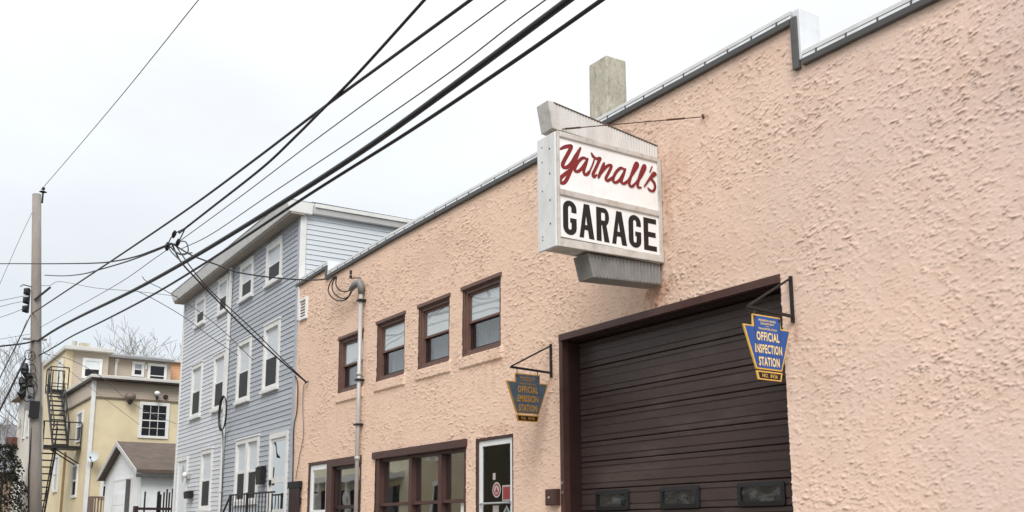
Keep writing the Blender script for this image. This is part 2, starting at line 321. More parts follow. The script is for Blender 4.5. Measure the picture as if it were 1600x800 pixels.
# ------------------------------------------------------------------ the setting: ground, road, pavement (all below the frame)
m_asph = M('asphalt', (62, 62, 64), 0.9, 0.15, 3, bump=0.5, bscale=90)
m_conc = M('pavement_concrete', (150, 146, 138), 0.85, 0.12, 2, bump=0.3, bscale=70, grime_or_glint=(105, 100, 92))
m_soil = M('soil', (84, 82, 62), 0.95, 0.2, 1.2)
XS = [-400, -120, -60, -40, -28, -20, -16, -14, -12, -10, -8, -6, -4, -2, 0, 6, 12, 20, 40, 120, 400]
def strip(name, y0, y1, dz, mat, th=0.0):
    b = MB()
    for a, c in zip(XS[:-1], XS[1:]):
        A, C = gz(a)+dz, gz(c)+dz
        b.quad((a, y0, A), (c, y0, C), (c, y1, C), (a, y1, A))
        if th:
            b.quad((a, y0, A-th), (c, y0, C-th), (c, y0, C), (a, y0, A)); b.quad((a, y1, A), (c, y1, C), (c, y1, C-th), (a, y1, A-th))
    o = b.build(name, mat); return tag(o, kind='structure')
strip('ground', -400, 400, -0.16, m_soil)
strip('road', -9.6, -3.5, -0.12, m_asph)
strip('kerb', -3.5, -3.35, 0.0, m_conc, 0.14)
strip('kerb', -9.75, -9.6, 0.0, m_conc, 0.14)
strip('pavement', -3.35, 0.6, -0.004, m_conc, 0.1)
strip('pavement', -12.5, -9.75, -0.004, m_conc, 0.1)

# ------------------------------------------------------------------ materials of the garage
m_brown = M('brown_paint', (78, 52, 47), 0.45, 0.10, 9, bump=0.15, bscale=50, grime_or_glint=(60, 38, 34), gscale=3)
m_wbrown = M('window_brown_paint', (106, 80, 70), 0.5, 0.10, 9, bump=0.15, bscale=50, grime_or_glint=(80, 52, 45), gscale=4)
m_dbrown = M('dark_brown_paint', (50, 32, 31), 0.42, 0.10, 7, grime_or_glint=(34, 22, 22), gscale=2)
m_door = M('garage_door_paint', (65, 53, 50), 0.33, 0.07, 2.0, grime_or_glint=(96, 84, 79), gscale=1.3, stretch=(0.5, 1, 2.0), gamt=0.6, bump=0.35, bscale=1.6, rand=.06)
m_white = M('white_paint', (226, 228, 228), 0.5, 0.04, 5, grime_or_glint=(190, 188, 182), gscale=3, gamt=0.4)
m_black = M('black_iron', (26, 24, 25), 0.5, 0.15, 12, bump=0.1)
m_rubber = M('black_rubber', (18, 18, 19), 0.55, 0.1, 8)
m_fascia = M('grey_metal_fascia', (82, 81, 80), 0.5, 0.12, 3, grime_or_glint=(60, 59, 57), gscale=2, stretch=(0.5, 1, 2))
m_flash = M('white_metal_flashing', (222, 225, 228), 0.4, 0.05, 4, grime_or_glint=(172, 174, 176), gscale=2.5, gamt=0.6)
m_capm = M('dull_metal_cap', (186, 186, 185), 0.5, 0.06, 4, grime_or_glint=(150, 150, 150), gscale=2.5, gamt=0.6)
m_inside = M('dim_interior', (46, 42, 38), 0.9, 0.2, 1.0)
m_chim = M('chimney_render', (188, 182, 166), 0.95, 0.28, 9, bump=1.0, bscale=22, grime_or_glint=(116, 110, 94), gscale=4.5, stretch=(1, 1, 0.6), gamt=0.8)
m_glass = glass('window_glass', (0.95, 0.96, 0.96), 1.7, 0.004)
m_dglass = glass('dark_door_glass', (0.30, 0.31, 0.31), 0.9, 0.003)
m_sglass = glass('shop_glass', (0.72, 0.74, 0.72), 4.6, 0.003)
m_blind = M('blind_reflection_white', (232, 234, 235), 0.7, 0.03, 3)
m_screen = M('insect_screen', (58, 60, 62), 0.8, 0.12, 2.2, grime_or_glint=(84, 88, 90), gscale=1.8, gamt=0.5)
m_curtain = M('grey_curtain', (120, 122, 122), 0.9, 0.15, 4)

def stucco_mat():
    mt = bpy.data.materials.new('peach_stucco'); mt.use_nodes = True; t = mt.node_tree; b = t.nodes['Principled BSDF']
    b.inputs['Roughness'].default_value = 0.88; b.inputs['Specular IOR Level'].default_value = 0.25
    co = t.nodes.new('ShaderNodeTexCoord'); geo = co.outputs['Object']
    def noise(sc_, det=5, ro=0.6, vec=geo):
        n = t.nodes.new('ShaderNodeTexNoise'); n.inputs['Scale'].default_value = sc_; n.inputs['Detail'].default_value = det; n.inputs['Roughness'].default_value = ro
        t.links.new(vec, n.inputs['Vector']); return n.outputs['Fac']
    def rng(v, a, b_, c, d):
        n = t.nodes.new('ShaderNodeMapRange'); n.inputs[1].default_value = a; n.inputs[2].default_value = b_; n.inputs[3].default_value = c; n.inputs[4].default_value = d
        t.links.new(v, n.inputs[0]); return n.outputs[0]
    def mix(f, a, bb):
        n = t.nodes.new('ShaderNodeMix'); n.data_type = 'RGBA'
        if hasattr(f, 'is_linked'): t.links.new(f, n.inputs[0])
        else: n.inputs[0].default_value = f
        for k, v in ((6, a), (7, bb)):
            if isinstance(v, tuple): n.inputs[k].default_value = lin(v) + (1,)
            else: t.links.new(v, n.inputs[k])
        return n.outputs[2]
    sep = t.nodes.new('ShaderNodeSeparateXYZ'); t.links.new(geo, sep.inputs[0])
    c1 = mix(rng(noise(0.55, 6), 0.35, 0.65, 0, 1), (230, 202, 187), (217, 195, 184))         # faded patches
    along = rng(sep.outputs['X'], -2.0, 5.0, 0.70, 0)                                             # the older coat left of the door is more orange
    c2 = mix(along, c1, (232, 198, 172))
    sp = rng(noise(5.0, 8, 0.7), 0.52, 0.74, 0, 0.55)
    c3 = mix(sp, c2, (210, 182, 160))
    pat = rng(noise(1.7, 7, 0.68), 0.5, 0.72, 0, 0.5)
    c3 = mix(pat, c3, (212, 180, 160))
    fine = rng(noise(34, 7, 0.75), 0.54, 0.74, 0, 0.75)
    c4 = mix(fine, c3, (186, 152, 128))
    att = t.nodes.new('ShaderNodeAttribute'); att.attribute_name = 'stain'
    sn = rng(noise(9, 6, 0.7), 0.35, 0.7, 0.25, 1.0)
    mm = t.nodes.new('ShaderNodeMath'); mm.operation = 'MULTIPLY'; t.links.new(att.outputs['Fac'], mm.inputs[0]); t.links.new(sn, mm.inputs[1])
    c5 = mix(mm.outputs[0], c4, (150, 92, 52))
    t.links.new(c5, b.inputs['Base Color'])
    bp = t.nodes.new('ShaderNodeBump'); bp.inputs['Strength'].default_value = 0.5; bp.inputs['Distance'].default_value = 0.004
    t.links.new(noise(70, 5, 0.65), bp.inputs['Height']); t.links.new(bp.outputs[0], b.inputs['Normal'])
    return mt
m_stucco = stucco_mat()

# ------------------------------------------------------------------ the garage building
GB = (-8.0, 0.0, 0.6)
garage = thing('garage_building', 'long peach stucco garage building with brown roller door and stepped parapet', 'building', GB)
OPEN = [(-18.28, -17.14, 4.28, 5.40), (-16.54, -15.42, 4.30, 5.42), (-14.92, -13.84, 4.31, 5.425), (-13.435, -12.295, 4.31, 5.435),
        (-16.51, -13.29, 1.25, 2.985), (-13.01, -11.97, 0.86, 2.985), (-19.67, -17.08, 0.98, 3.0), (-10.82, -6.88, 0.4, 4.24)]

rng_ = np.random.default_rng(7)
PERM = rng_.permutation(512); PERM = np.concatenate([PERM, PERM]); GRA = rng_.uniform(0, 2*np.pi, 512)
def perlin(x, y):
    xi = np.floor(x).astype(int); yi = np.floor(y).astype(int); xf = x-xi; yf = y-yi
    u = xf*xf*xf*(xf*(xf*6-15)+10); v = yf*yf*yf*(yf*(yf*6-15)+10)
    def g(ix, iy, dx, dy):
        h = PERM[(PERM[ix & 511] + iy) & 511]; a = GRA[h]; return np.cos(a)*dx + np.sin(a)*dy
    n00 = g(xi, yi, xf, yf); n10 = g(xi+1, yi, xf-1, yf); n01 = g(xi, yi+1, xf, yf-1); n11 = g(xi+1, yi+1, xf-1, yf-1)
    return (n00*(1-u)+n10*u)*(1-v) + (n01*(1-u)+n11*u)*v
def fbm(x, y, o=3):
    r = 0; a = 1.0
    for i in range(o): r = r + a*perlin(x*2**i+i*17.3, y*2**i+i*9.1); a *= 0.5
    return r
def sstep(a, b, x):
    t = np.clip((x-a)/(b-a), 0, 1); return t*t*(3-2*t)

def stucco_height(x, z):
    """trowelled render: flat skim broken by short curled lips that end in a sharp, slightly overhanging edge; returns height and droop of the lip"""
    wx = x + 0.03*fbm(x/0.2+3, z/0.2, 2); wz = z - 0.10*x + 0.022*fbm(x/0.10+40, z/0.07+7, 3) + 0.007*fbm(x/0.035+11, z/0.035+5, 2)
    h = np.zeros_like(x); dr = np.zeros_like(x)
    for s, amp, k, off, lo, el in ((0.072, 0.0100, 1.8, 0.0, 0.03, 1.7), (0.050, 0.0085, 1.6, 31.7, 0.0, 1.6), (0.034, 0.0050, 1.4, 71.3, -.03, 1.4)):
        ph = (-wz/s) + k*fbm(wx/(s*3.0)+off, wz/(s*1.5)+off, 3) + off
        fr = ph - np.floor(ph); cell = np.floor(ph)
        saw = np.where(fr < 0.85, (np.clip(fr-.52, 0, 1)/0.33)**1.2, 1-(fr-0.85)/0.15)
        mask = sstep(lo, lo+0.22, fbm(x/(s*el)+cell*7.7+off, z/(s*1.3)+cell*3.1, 2))
        h += amp*saw*mask; dr += amp*mask*np.where(fr < 0.9, np.clip((fr-.6)/.3, 0, 1)**2, 0)
    patch = 0.6+0.5*sstep(-0.35, 0.35, fbm(x/1.3+90, z/1.1, 2))
    h = h*patch + 0.004*fbm(x/0.5, z/0.5, 2) + 0.0013*fbm(x/0.03, z/0.03, 2)
    for (a, b, c, d) in OPEN[:4]:      # rendered ledges under the upper windows
        h += 0.026*sstep(a-.075, a-.05, x)*(1-sstep(b+.035, b+.06, x))*sstep(c-.182, c-.170, z+.006*np.sin(x*37))*(1-sstep(c-.005, c+.03, z))
    return h, dr*patch*0.9

def axis(segs, extra):
    a = []
    for lo, hi, st in segs: a += list(np.arange(lo, hi, st))
    a.append(segs[-1][1]); a = np.array(a)
    for e in extra:
        i = np.argmin(abs(a-e)); a[i] = e
    return np.unique(a)
ex = sorted({v for o in OPEN for v in o[:2]} | {-6.46, -18.95}); ez = sorted({v for o in OPEN for v in o[2:]} | {6.50, 6.98})
gx = axis([(-20.62, -13.2, 0.026), (-13.2, -10.9, 0.019), (-10.9, -3.4, 0.0125), (-3.4, -1.0, 0.022), (-1.0, 8.0, 0.05)], ex)
gzv = axis([(-0.6, 0.3, 0.05), (0.3, 1.5, 0.02), (1.5, 7.14, 0.0105)], ez)
X, Z = np.meshgrid(gx, gzv, indexing='ij')
H, DR = stucco_height(X, Z)
edge = np.ones_like(X)
for (a, b, c, d) in OPEN: edge = np.minimum(edge, np.clip(np.maximum(np.maximum(a-X, X-b), np.maximum(c-Z, Z-d))/.03, 0, 1))
Xj = X.copy(); Zj = Z - DR*edge
for (a, b, c, d) in OPEN:      # ragged render edge lapping over the frames
    e = 0.013
    i0, i1 = np.searchsorted(gx, a-1e-6), np.searchsorted(gx, b-1e-6); k0, k1 = np.searchsorted(gzv, c-1e-6), np.searchsorted(gzv, d-1e-6)
    zz = gzv[k0:k1+1]; xx = gx[i0:i1+1]
    Xj[i0, k0:k1+1] = a + e*np.abs(fbm(zz/0.06, zz*0+a, 3))*1.2; Xj[i1, k0:k1+1] = b - e*np.abs(fbm(zz/0.06, zz*0+b, 3))*1.2
    Zj[i0:i1+1, k1] = d - 1.8*e*np.abs(fbm(xx/0.07, xx*0+d, 3))*1.2; Zj[i0:i1+1, k0] = c + e*np.abs(fbm(xx/0.06, xx*0+c, 3))*1.2
# rust and dirt stains with shapes of their own: under the sign's fixings, the brackets and the window ledges
stain = np.zeros_like(X)
def blot(x, z, rx, rz, a):
    i0, i1 = np.searchsorted(gx, x-1.5*rx), np.searchsorted(gx, x+1.5*rx); k0, k1 = np.searchsorted(gzv, z-1.5*rz), np.searchsorted(gzv, z+1.5*rz)
    xs, zs = X[i0:i1, k0:k1], Z[i0:i1, k0:k1]
    d = np.sqrt(((xs-x)/rx)**2 + ((zs-z)/rz)**2) + 0.55*fbm((xs+5)/0.12, zs/0.2, 3)
    stain[i0:i1, k0:k1] = np.maximum(stain[i0:i1, k0:k1], a*(1-sstep(0.2, 1.0, d)))
blot(-8.80, 4.38, 0.38, 0.34, 0.85); blot(-8.95, 4.30, 0.7, 0.6, 0.3); blot(-6.72, 3.60, 0.06, 0.20, 0.7); blot(-7.85, 6.35, 0.12, 0.10, 0.5)
blot(-8.55, 5.4, 0.12, 0.8, 0.4); blot(-17.02, 4.9, 0.05, 2.2, 0.25); blot(-12.5, 4.12, 0.5, 0.14, 0.4); blot(-12.4, 3.08, 0.7, 0.12, 0.35)
blot(-9.6, 6.55, 1.6, 0.35, 0.22); blot(-8.4, 5.9, .35, .7, 0.3); blot(-14.2, 6.3, 2.5, .4, .12); blot(-7.5, 4.6, 1.2, .3, .12); blot(-10.99, 3.62, 0.08, 0.2, 0.3); blot(-7.2, 6.7, 1.2, 0.25, 0.15); blot(-4.0, 5.4, 0.9, 0.7, 0.12)
for (a, b, c, d) in OPEN[:4]: blot((a+b)/2, c-0.22, 0.7, 0.08, 0.25)
rs_ = random.Random(9)
for (a, b, c, d) in OPEN[:4]:
    for k in range(5): blot(rs_.uniform(a-.05, b+.05), c-.42-rs_.uniform(0, .15), rs_.uniform(.02, .05), rs_.uniform(.2, .4), rs_.uniform(.12, .3))
for k in range(46):
    x = rs_.uniform(-20, -2); z = 6.85 if x < -6.46 else 6.35
    L = rs_.uniform(.2, .8); blot(x, z-L*.8, rs_.uniform(.03, .09), L, rs_.uniform(.06, .22))
for k in range(7): blot(rs_.uniform(-8.95, -8.66), 4.25-rs_.uniform(0, .25), rs_.uniform(.015, .04), rs_.uniform(.12, .3), rs_.uniform(.4, .8))
for k in range(10): blot(-8.60+rs_.uniform(-.04, .05), rs_.uniform(4.8, 6.2), rs_.uniform(.03, .07), rs_.uniform(.05, .16), rs_.uniform(.4, .9))
nx, nzv = X.shape
idx = np.arange(nx*nzv).reshape(nx, nzv)
cxm = (gx[:-1]+gx[1:])/2; czm = (gzv[:-1]+gzv[1:])/2
CX, CZ = np.meshgrid(cxm, czm, indexing='ij')
keep = np.ones(CX.shape, bool)
for (a, b, c, d) in OPEN: keep &= ~((CX > a) & (CX < b) & (CZ > c) & (CZ < d))
keep &= ~((CX > -6.46) & (CZ > 6.50)); keep &= ~((CX > -18.95) & (CZ > 6.98))
q = np.stack([idx[:-1, :-1], idx[1:, :-1], idx[1:, 1:], idx[:-1, 1:]], -1)[keep]
used = np.zeros(nx*nzv, bool); used[q.ravel()] = True; remap = np.cumsum(used)-1
co = np.stack([Xj.ravel()-GB[0], -H.ravel()-GB[1], Zj.ravel()-GB[2]], -1)[used]; q = remap[q]
me = bpy.data.meshes.new('wall'); me.vertices.add(len(co)); me.vertices.foreach_set('co', co.ravel())
me.loops.add(q.size); me.loops.foreach_set('vertex_index', q.ravel())
me.polygons.add(len(q)); me.polygons.foreach_set('loop_start', np.arange(0, q.size, 4)); me.polygons.foreach_set('loop_total', np.full(len(q), 4))
me.polygons.foreach_set('use_smooth', np.ones(len(q), bool))
at = me.attributes.new('stain', 'FLOAT', 'POINT'); at.data.foreach_set('value', stain.ravel()[used])
me.materials.append(m_stucco); me.update(); me.validate()
wall = bpy.data.objects.new('wall', me); COL.objects.link(wall); wall.parent = garage
wall['label'] = 'rough peach stucco front wall'

b = MB(); b.box(-20.62, -20.45, 0.02, 14, -0.4, 6.9).box(7.9, 8.0, 0.02, 14, -0.8, 6.3); b.build('side_wall', m_stucco, garage)
b = MB().box(-20.62, 8.0, 14, 14.2, -0.8, 6.9); b.build('rear_wall', m_stucco, garage)
b = MB().box(-20.44, 7.9, 0.30, 13.99, 5.9, 6.1); b.build('roof_deck', m_inside, garage)
b = MB().box(-20.44, -11.2, 0.25, 5.0, 3.25, 3.45); b.build('upper_floor', m_inside, garage)
b = MB().box(-11.2, -11.05, 0.25, 13.9, -0.5, 5.88); b.build('partition', m_inside, garage)
b = MB().box(-20.44, -11.21, 4.9, 5.0, 0.5, 5.88); b.build('inner_wall', M('inner_wall_paint', (96, 88, 74), 0.9, 0.1, 1), garage)
b = MB().box(-20.44, 7.9, 0.03, 13.9, -0.5, 0.42); b.build('floor', m_inside, garage)
# masonry behind the render, around the openings, so that the wall has thickness
b = MB()
for x0, x1, z0, z1 in ((-20.44, 7.9, 6.1, 6.36), (-20.44, -6.5, 6.36, 6.85), (-20.44, -6.88, 5.46, 5.9), (-6.8, 7.9, 0.42, 5.9), (-11.94, -11.2, .42, 5.4), (-20.44, -12.3, 3.45, 4.27), (-20.44, -19.7, .42, 3.25), (-11.05, -10.84, .42, 4.2), (-11.05, -6.8, 4.26, 5.4)):
    b.box(x0, x1, 0.03, 0.25, z0, z1)
b.build('masonry', m_inside, garage)
# parapet behind the top edge
b = MB().box(-20.6, -18.97, 0.03, 0.26, 6.86, 7.02).box(-18.95, -6.47, 0.03, 0.26, 6.86, 6.87)
b.build('parapet', m_stucco, garage)

# fascia and flashing along the stepped top
def edge_run(pts, far=0.29):
    for (xa, za), (xb, zb) in zip(pts[:-1], pts[1:]):
        f = MB().hexa([(xa,-0.055,za+.012),(xb,-0.055,zb+.012),(xb,0.02,zb+.012),(xa,0.02,za+.012),(xa,-0.06,za+0.080),(xb,-0.06,zb+0.080),(xb,0.02,zb+0.080),(xa,0.02,za+0.080)])
        fo = f.build('fascia', m_fascia, garage, bevel=0.006)
        w = MB().hexa([(xa,-0.040,za+0.084),(xb,-0.040,zb+0.084),(xb,far,zb+0.084),(xa,far,za+0.084),(xa,-0.037,za+0.124),(xb,-0.037,zb+0.124),(xb,far,zb+0.124),(xa,far,za+0.124)])
        wo = w.build('flashing', m_flash, garage, bevel=0.004)
        MB().hexa([(xa,-0.044,za+0.126),(xb,-0.044,zb+0.126),(xb,far+.02,zb+0.126),(xa,far+.02,za+0.126),(xa,-0.022,za+0.188),(xb,-0.022,zb+0.188),(xb,far+.02,zb+0.190),(xa,far+.02,za+0.190)]).build('metal_cap', m_capm, garage, bevel=0.006)
        n = max(1, int((xb-xa)/0.36))
        for i in range(n):
            t = (i+0.5)/n; x = xa+(xb-xa)*t; z = za+(zb-za)*t
            MB().box(x-.009, x+.009, -.046, -.03, z+.090, z+.130).build('clip', m_fascia, wo)
edge_run([(-20.66, 6.955), (-18.97, 7.01)])
edge_run([(-18.93, 6.79), (-16.0, 6.865), (-13.0, 6.885), (-9.8, 6.895), (-6.52, 6.91)])
edge_run([(-6.39, 6.395), (-3.4, 6.40), (-0.2, 6.40), (3.6, 6.40), (8.03, 6.40)])
for xs, z0, z1 in ((-6.46, 6.395, 7.015), (-18.95, 6.79, 7.115)):
    MB().box(xs-0.05, xs+0.03, -0.058, 0.02, z0, z1-0.024).build('fascia', m_fascia, garage, bevel=0.006)
    MB().box(xs-0.03, xs+0.065, -0.030, 0.29, z0+0.09, z1+0.065).build('flashing', m_flash, garage, bevel=0.01, label='white metal end of a parapet step')

# chimney of rough render
MB().hexa([(-11.33,1,6.0),(-10.87,1,6.0),(-10.87,1.40,6.0),(-11.33,1.40,6.0),(-11.31,1.005,8.73),(-10.87,1.0,8.72),(-10.875,1.395,8.73),(-11.315,1.39,8.74)]).build('chimney', m_chim, garage, bevel=0.02, label='square rendered chimney')

# upper windows
def sash_window(x0, x1, z0, z1, k):
    w = MB(); w.ring(x0-0.02, x1+0.02, z0-0.02, z1+0.02, 0.065, 0.012, 0.06)
    w.ring(x0+0.045, x1-0.045, z0+0.045, z1-0.045, 0.05, 0.035, 0.16)
    w.box(x0-0.03, x1+0.03, -0.022, 0.012, z1-0.025, z1+0.035)          # drip cap under the render
    win = w.build('window', m_wbrown, garage, bevel=0.004)
    xi0, xi1, zi0, zi1 = x0+0.095, x1-0.095, z0+0.095, z1-0.095; zm = (zi0+zi1)/2
    MB().ring(xi0, xi1, zm-0.02, zi1, 0.035, 0.07, 0.10).build('upper_sash', m_wbrown, win)
    MB().ring(xi0, xi1, zi0, zm+0.02, 0.045, 0.105, 0.14).build('lower_sash', m_dbrown, win)
    MB().box(xi0+.03, xi1-.03, 0.083, 0.087, zm+0.012, zi1-.03).build('pane', m_glass, win)
    MB().box(xi0+.03, xi1-.03, 0.120, 0.124, zi0+.03, zm-0.02).build('pane', m_glass, win)
    MB().box(xi0+.004, xi1-.004, 0.1005, 0.1035, zm+0.022, zi1-.002).build('blind', m_blind, win, label='white blind that also stands in for sky reflected in the pane')  # white surface also stands in for the sky mirrored in the upper glass
    c = MB(); n = 26; pts = []
    for i in range(n+1):
        t = i/n; pts.append((xi0+(xi1-xi0)*t, 0.26+0.03*math.sin(t*34+k)))
    for (xa, ya), (xb, yb) in zip(pts[:-1], pts[1:]): c.quad((xa, ya, zi0-.02), (xb, yb, zi0-.02), (xb, yb, zm), (xa, ya, zm))
    c.build('curtain', m_curtain, win)
for k, o in enumerate(OPEN[:4]): sash_window(*o, k)

# shop window
x0, x1, z0, z1 = OPEN[4]
w = MB(); w.box(x0-0.05, x1+0.03, -0.05, 0.08, z1-0.105, z1+0.02)
w.box(x0, x0+0.14, 0.01, 0.2, z0, z1-0.105).box(x1-0.09, x1, 0.01, 0.2, z0, z1-0.105).box(x0+.14, x1-.09, 0.06, 0.2, z1-0.16, z1-0.105).box(x0+.14, x1-.09, 0.0, 0.2, z0, z0+0.1)
shop = w.build('shop_window', m_brown, garage, bevel=0.006, label='wide brown-framed shop window')
for xm in (-15.19, -14.17): MB().box(xm-0.05, xm+0.05, 0.02, 0.24, z0+.1, z1-.16).build('mullion', m_brown, shop, bevel=0.004)
px = [x0+.14, -15.24, -15.14, -14.22, -14.12, x1-.09]
for i in range(3):
    MB().box(px[2*i], px[2*i+1], 0.045, 0.15, 2.035, 2.085).build('muntin', m_brown, shop)
    MB().box(px[2*i], px[2*i+1], 0.118, 0.124, 2.088, z1-.16).build('pane', m_sglass, shop)
    MB().box(px[2*i], px[2*i+1], 0.118, 0.124, z0+.1, 2.032).build('pane', m_sglass, shop)
MB().box(-13.62, -13.42, 0.10, 0.112, 1.75, 2.03).build('notice', M('paper', (225, 222, 214), 0.8, 0.03), shop, label='white notice taped inside the shop window')

# entrance door
x0, x1, z0, z1 = OPEN[5]
d = MB(); d.ring(x0, x1, z0, z1, 0.045, 0.005, 0.16, wb=0.0)
ent = d.build('entrance_door', m_brown, garage, bevel=0.004, label='white aluminium door with a full glass pane in a brown frame')
MB().ring(x0+.047, x1-.047, z0+0.02, z1-.047, 0.085, 0.03, 0.085, wb=0.25).build('door_leaf', m_white, ent, bevel=0.004)
MB().box(x0+.135, x1-.135, 0.052, 0.060, z0+.27, z1-.135).build('pane', m_dglass, ent)
MB().tube([(x0+.11, 0.0, 1.995), (x1-.11, 0.0, 1.995)], 0.016, 8).box(x0+.10, x0+.13, 0.0, 0.03, 1.98, 2.01).box(x1-.13, x1-.10, 0.0, 0.03, 1.98, 2.01).build('push_bar', M('aluminium', (190, 192, 194), 0.3, 0.05, metal=0.8), ent)
def disc(cx, cz, r, y, n=20): return [(cx+r*math.cos(2*math.pi*i/n), y, cz+r*math.sin(2*math.pi*i/n)) for i in range(n)]
m_stk = M('white_sticker', (178, 170, 168), 0.5, 0.03); m_red = M('red_print', (142, 54, 54), 0.5, 0.05); m_teal = M('green_print', (60, 110, 100), 0.5, 0.05)
st = MB().poly(*reversed(disc(-12.50, 2.19, 0.115, 0.0505))).build('sticker', m_stk, ent, label='round white and red door sticker')
MB().poly(*reversed(disc(-12.50, 2.19, 0.092, 0.0492))).build('print', m_red, st); MB().poly(*reversed(disc(-12.50, 2.19, 0.066, 0.0480))).build('print', m_stk, st)
MB().poly((-12.545, .047, 2.15), (-12.455, .047, 2.15), (-12.50, .047, 2.24)).build('print', m_red, st)
MB().box(-12.60, -12.53, 0.048, 0.0515, 2.34, 2.44).build('sticker', m_stk, ent)
sg = MB().box(-12.34, -12.11, 0.046, 0.0515, 2.02, 2.25).build('sticker', M('grey_card', (170, 165, 160), 0.6, 0.04), ent, label='small framed red notice on the door glass')
MB().box(-12.315, -12.135, 0.043, 0.0455, 2.045, 2.225).build('print', m_red, sg)
MB().box(-12.60, -12.44, 0.048, 0.0515, 1.86, 1.96).build('sticker', m_stk, ent)
sk = MB().poly((-12.32, .05, 1.86), (-12.23, .05, 1.77), (-12.14, .05, 1.86), (-12.23, .05, 1.96)).build('sticker', m_stk, ent)
MB().poly((-12.285, .0485, 1.86), (-12.23, .0485, 1.805), (-12.175, .0485, 1.86), (-12.23, .0485, 1.92)).build('print', m_teal, sk)

# left shop door and brown window beside it
x0, x1, z0, z1 = OPEN[6]
f = MB(); f.box(x0, x0+0.06, 0.005, 0.16, z0, z1).box(x0+.06, -18.70, 0.005, 0.16, z1-0.06, z1).box(-18.70, x1, -0.012, 0.16, z1-0.15, z1).box(-18.70, -18.44, -0.012, 0.16, z0, z1-.15).box(x1-.08, x1, 0.0, 0.16, z0, z1-.15)
lf = f.build('shopfront_frame', m_brown, garage, bevel=0.005, label='brown frame round the left shop door and window')
MB().ring(x0+.062, -18.702, z0+.02, z1-.062, 0.11, 0.03, 0.08, wb=0.25).box(x0+.172, -18.812, 0.03, 0.08, 1.93, 2.02).build('side_door', m_white, lf, bevel=0.004)
MB().box(x0+.165, -18.80, 0.052, 0.058, 2.02, z1-.165).build('pane', m_sglass, lf); MB().box(x0+.165, -18.80, 0.052, 0.058, z0+.26, 1.93).build('pane', m_sglass, lf)
MB().ring(-18.44, x1-.08, z0, z1-.15, 0.06, 0.05, 0.15).box(-18.38, x1-.14, 0.06, 0.14, 2.02, 2.09).build('sash', m_dbrown, lf)
MB().box(-18.38, x1-.14, 0.098, 0.104, 2.09, z1-.21).build('pane', m_sglass, lf); MB().box(-18.38, x1-.14, 0.098, 0.104, z0+.06, 2.02).build('pane', m_sglass, lf)

# roller door: frame, sections with rolled ribs, small windows
x0, x1, z0, z1 = OPEN[7]
fr = MB()
fr.box(x0, x1, -0.018, 0.10, z1-0.07, z1+0.01).box(x0, x0+0.075, -0.012, 0.10, z0, z1-0.07)
fr.box(x0+.02, x1-.005, -0.032, 0.0, z1-0.088, z1-0.071)
dfr = fr.build('door_frame', m_brown, garage, bevel=0.005, label='dark brown timber frame of the roller door')
MB().box(x0+.012, x0+.11, 0.101, 0.30, z0, z1-.1).build('jamb_lining', m_dbrown, dfr)
MB().box(x1-.03, x1, 0.02, 0.30, z0, z1-.11).build('jamb_lining', m_dbrown, dfr)
MB().box(x0, x1, 0.101, 0.30, z1-0.095, z1).build('head_lining', m_dbrown, dfr)
for zz in (2.09, 2.22): MB().tube([(x0+.05, -0.03, zz), (x0+.05, -0.011, zz)], 0.022, 10).build('lock', M('steel', (200, 198, 192), 0.3, 0.05, metal=0.9), dfr)
xa, xb = x0+0.115, x1-0.035
seams = [4.135, 3.768, 3.40, 3.125, 2.757, 2.49, 2.13, 1.845, 1.475, 1.20, 0.84, 0.44]
gd = MB().box(xa-0.06, xb+0.03, 0.315, 0.33, z0+.02, 4.2).build('garage_door', m_dbrown, garage, label='dark brown ribbed sectional roller door')
rndd = random.Random(3)
for za, zb in zip(seams[:-1], seams[1:]):
    h = za-zb; g = 0.006
    # profile (y, z): flat plate with two shallow rolled ribs near each edge
    y = 0.262 + rndd.uniform(-.003, .003)
    P = [(y+.035, zb+g), (y+.008, zb+g), (y, zb+g+.008), (y, zb+.062), (y+.011, zb+.068), (y+.011, zb+.078), (y, zb+.086)]
    if h > 0.32: P += [(y, zb+h*.52), (y+.006, zb+h*.53), (y+.006, zb+h*.55), (y, zb+h*.56)]
    P += [(y, za-.082), (y+.011, za-.074), (y+.011, za-.064), (y, za-.058), (y, za-g-.008), (y+.008, za-g), (y+.035, za-g)]
    MB().prism(P[::-1], 'x', xa, xb).build('door_section', m_door, gd)
for xc in (-10.06, -8.80, -7.53):
    n = 6; r = 0.035; hw, hh = 0.335, 0.128; zc = 1.975
    def rr(hw, hh, r):
        p = []
        for cx_, cz_, a0 in ((hw-r, hh-r, 0), (-hw+r, hh-r, 90), (-hw+r, -hh+r, 180), (hw-r, -hh+r, 270)):
            for i in range(n+1): a = rad(a0+90*i/n); p.append((xc+cx_+r*math.cos(a), zc+cz_+r*math.sin(a)))
        return p
    o_, i_ = rr(hw, hh, r), rr(hw-.052, hh-.048, .02); fb = MB(); k = len(o_)
    fb.v = [(x, 0.240, z) for x, z in o_] + [(x, 0.232, z) for x, z in i_] + [(x, 0.275, z) for x, z in o_] + [(x, 0.258, z) for x, z in i_]
    for i in range(k):
        j = (i+1) % k; fb.f += [(i, j, k+j, k+i), (2*k+i, 2*k+j, j, i), (k+i, k+j, 3*k+j, 3*k+i)]
    fb.build('window_frame', m_rubber, gd, smooth=False)
    MB().poly(*[(x, 0.252, z) for x, z in i_]).build('pane', M('dark_window_glass', (34, 36, 37), 0.04, 0.3, 5, spec=1.0, grime_or_glint=(108, 112, 112), gscale=5, stretch=(1, 1, 2), gamt=0.7), gd)  # pale patches in the colour imitate trees reflected in the panes

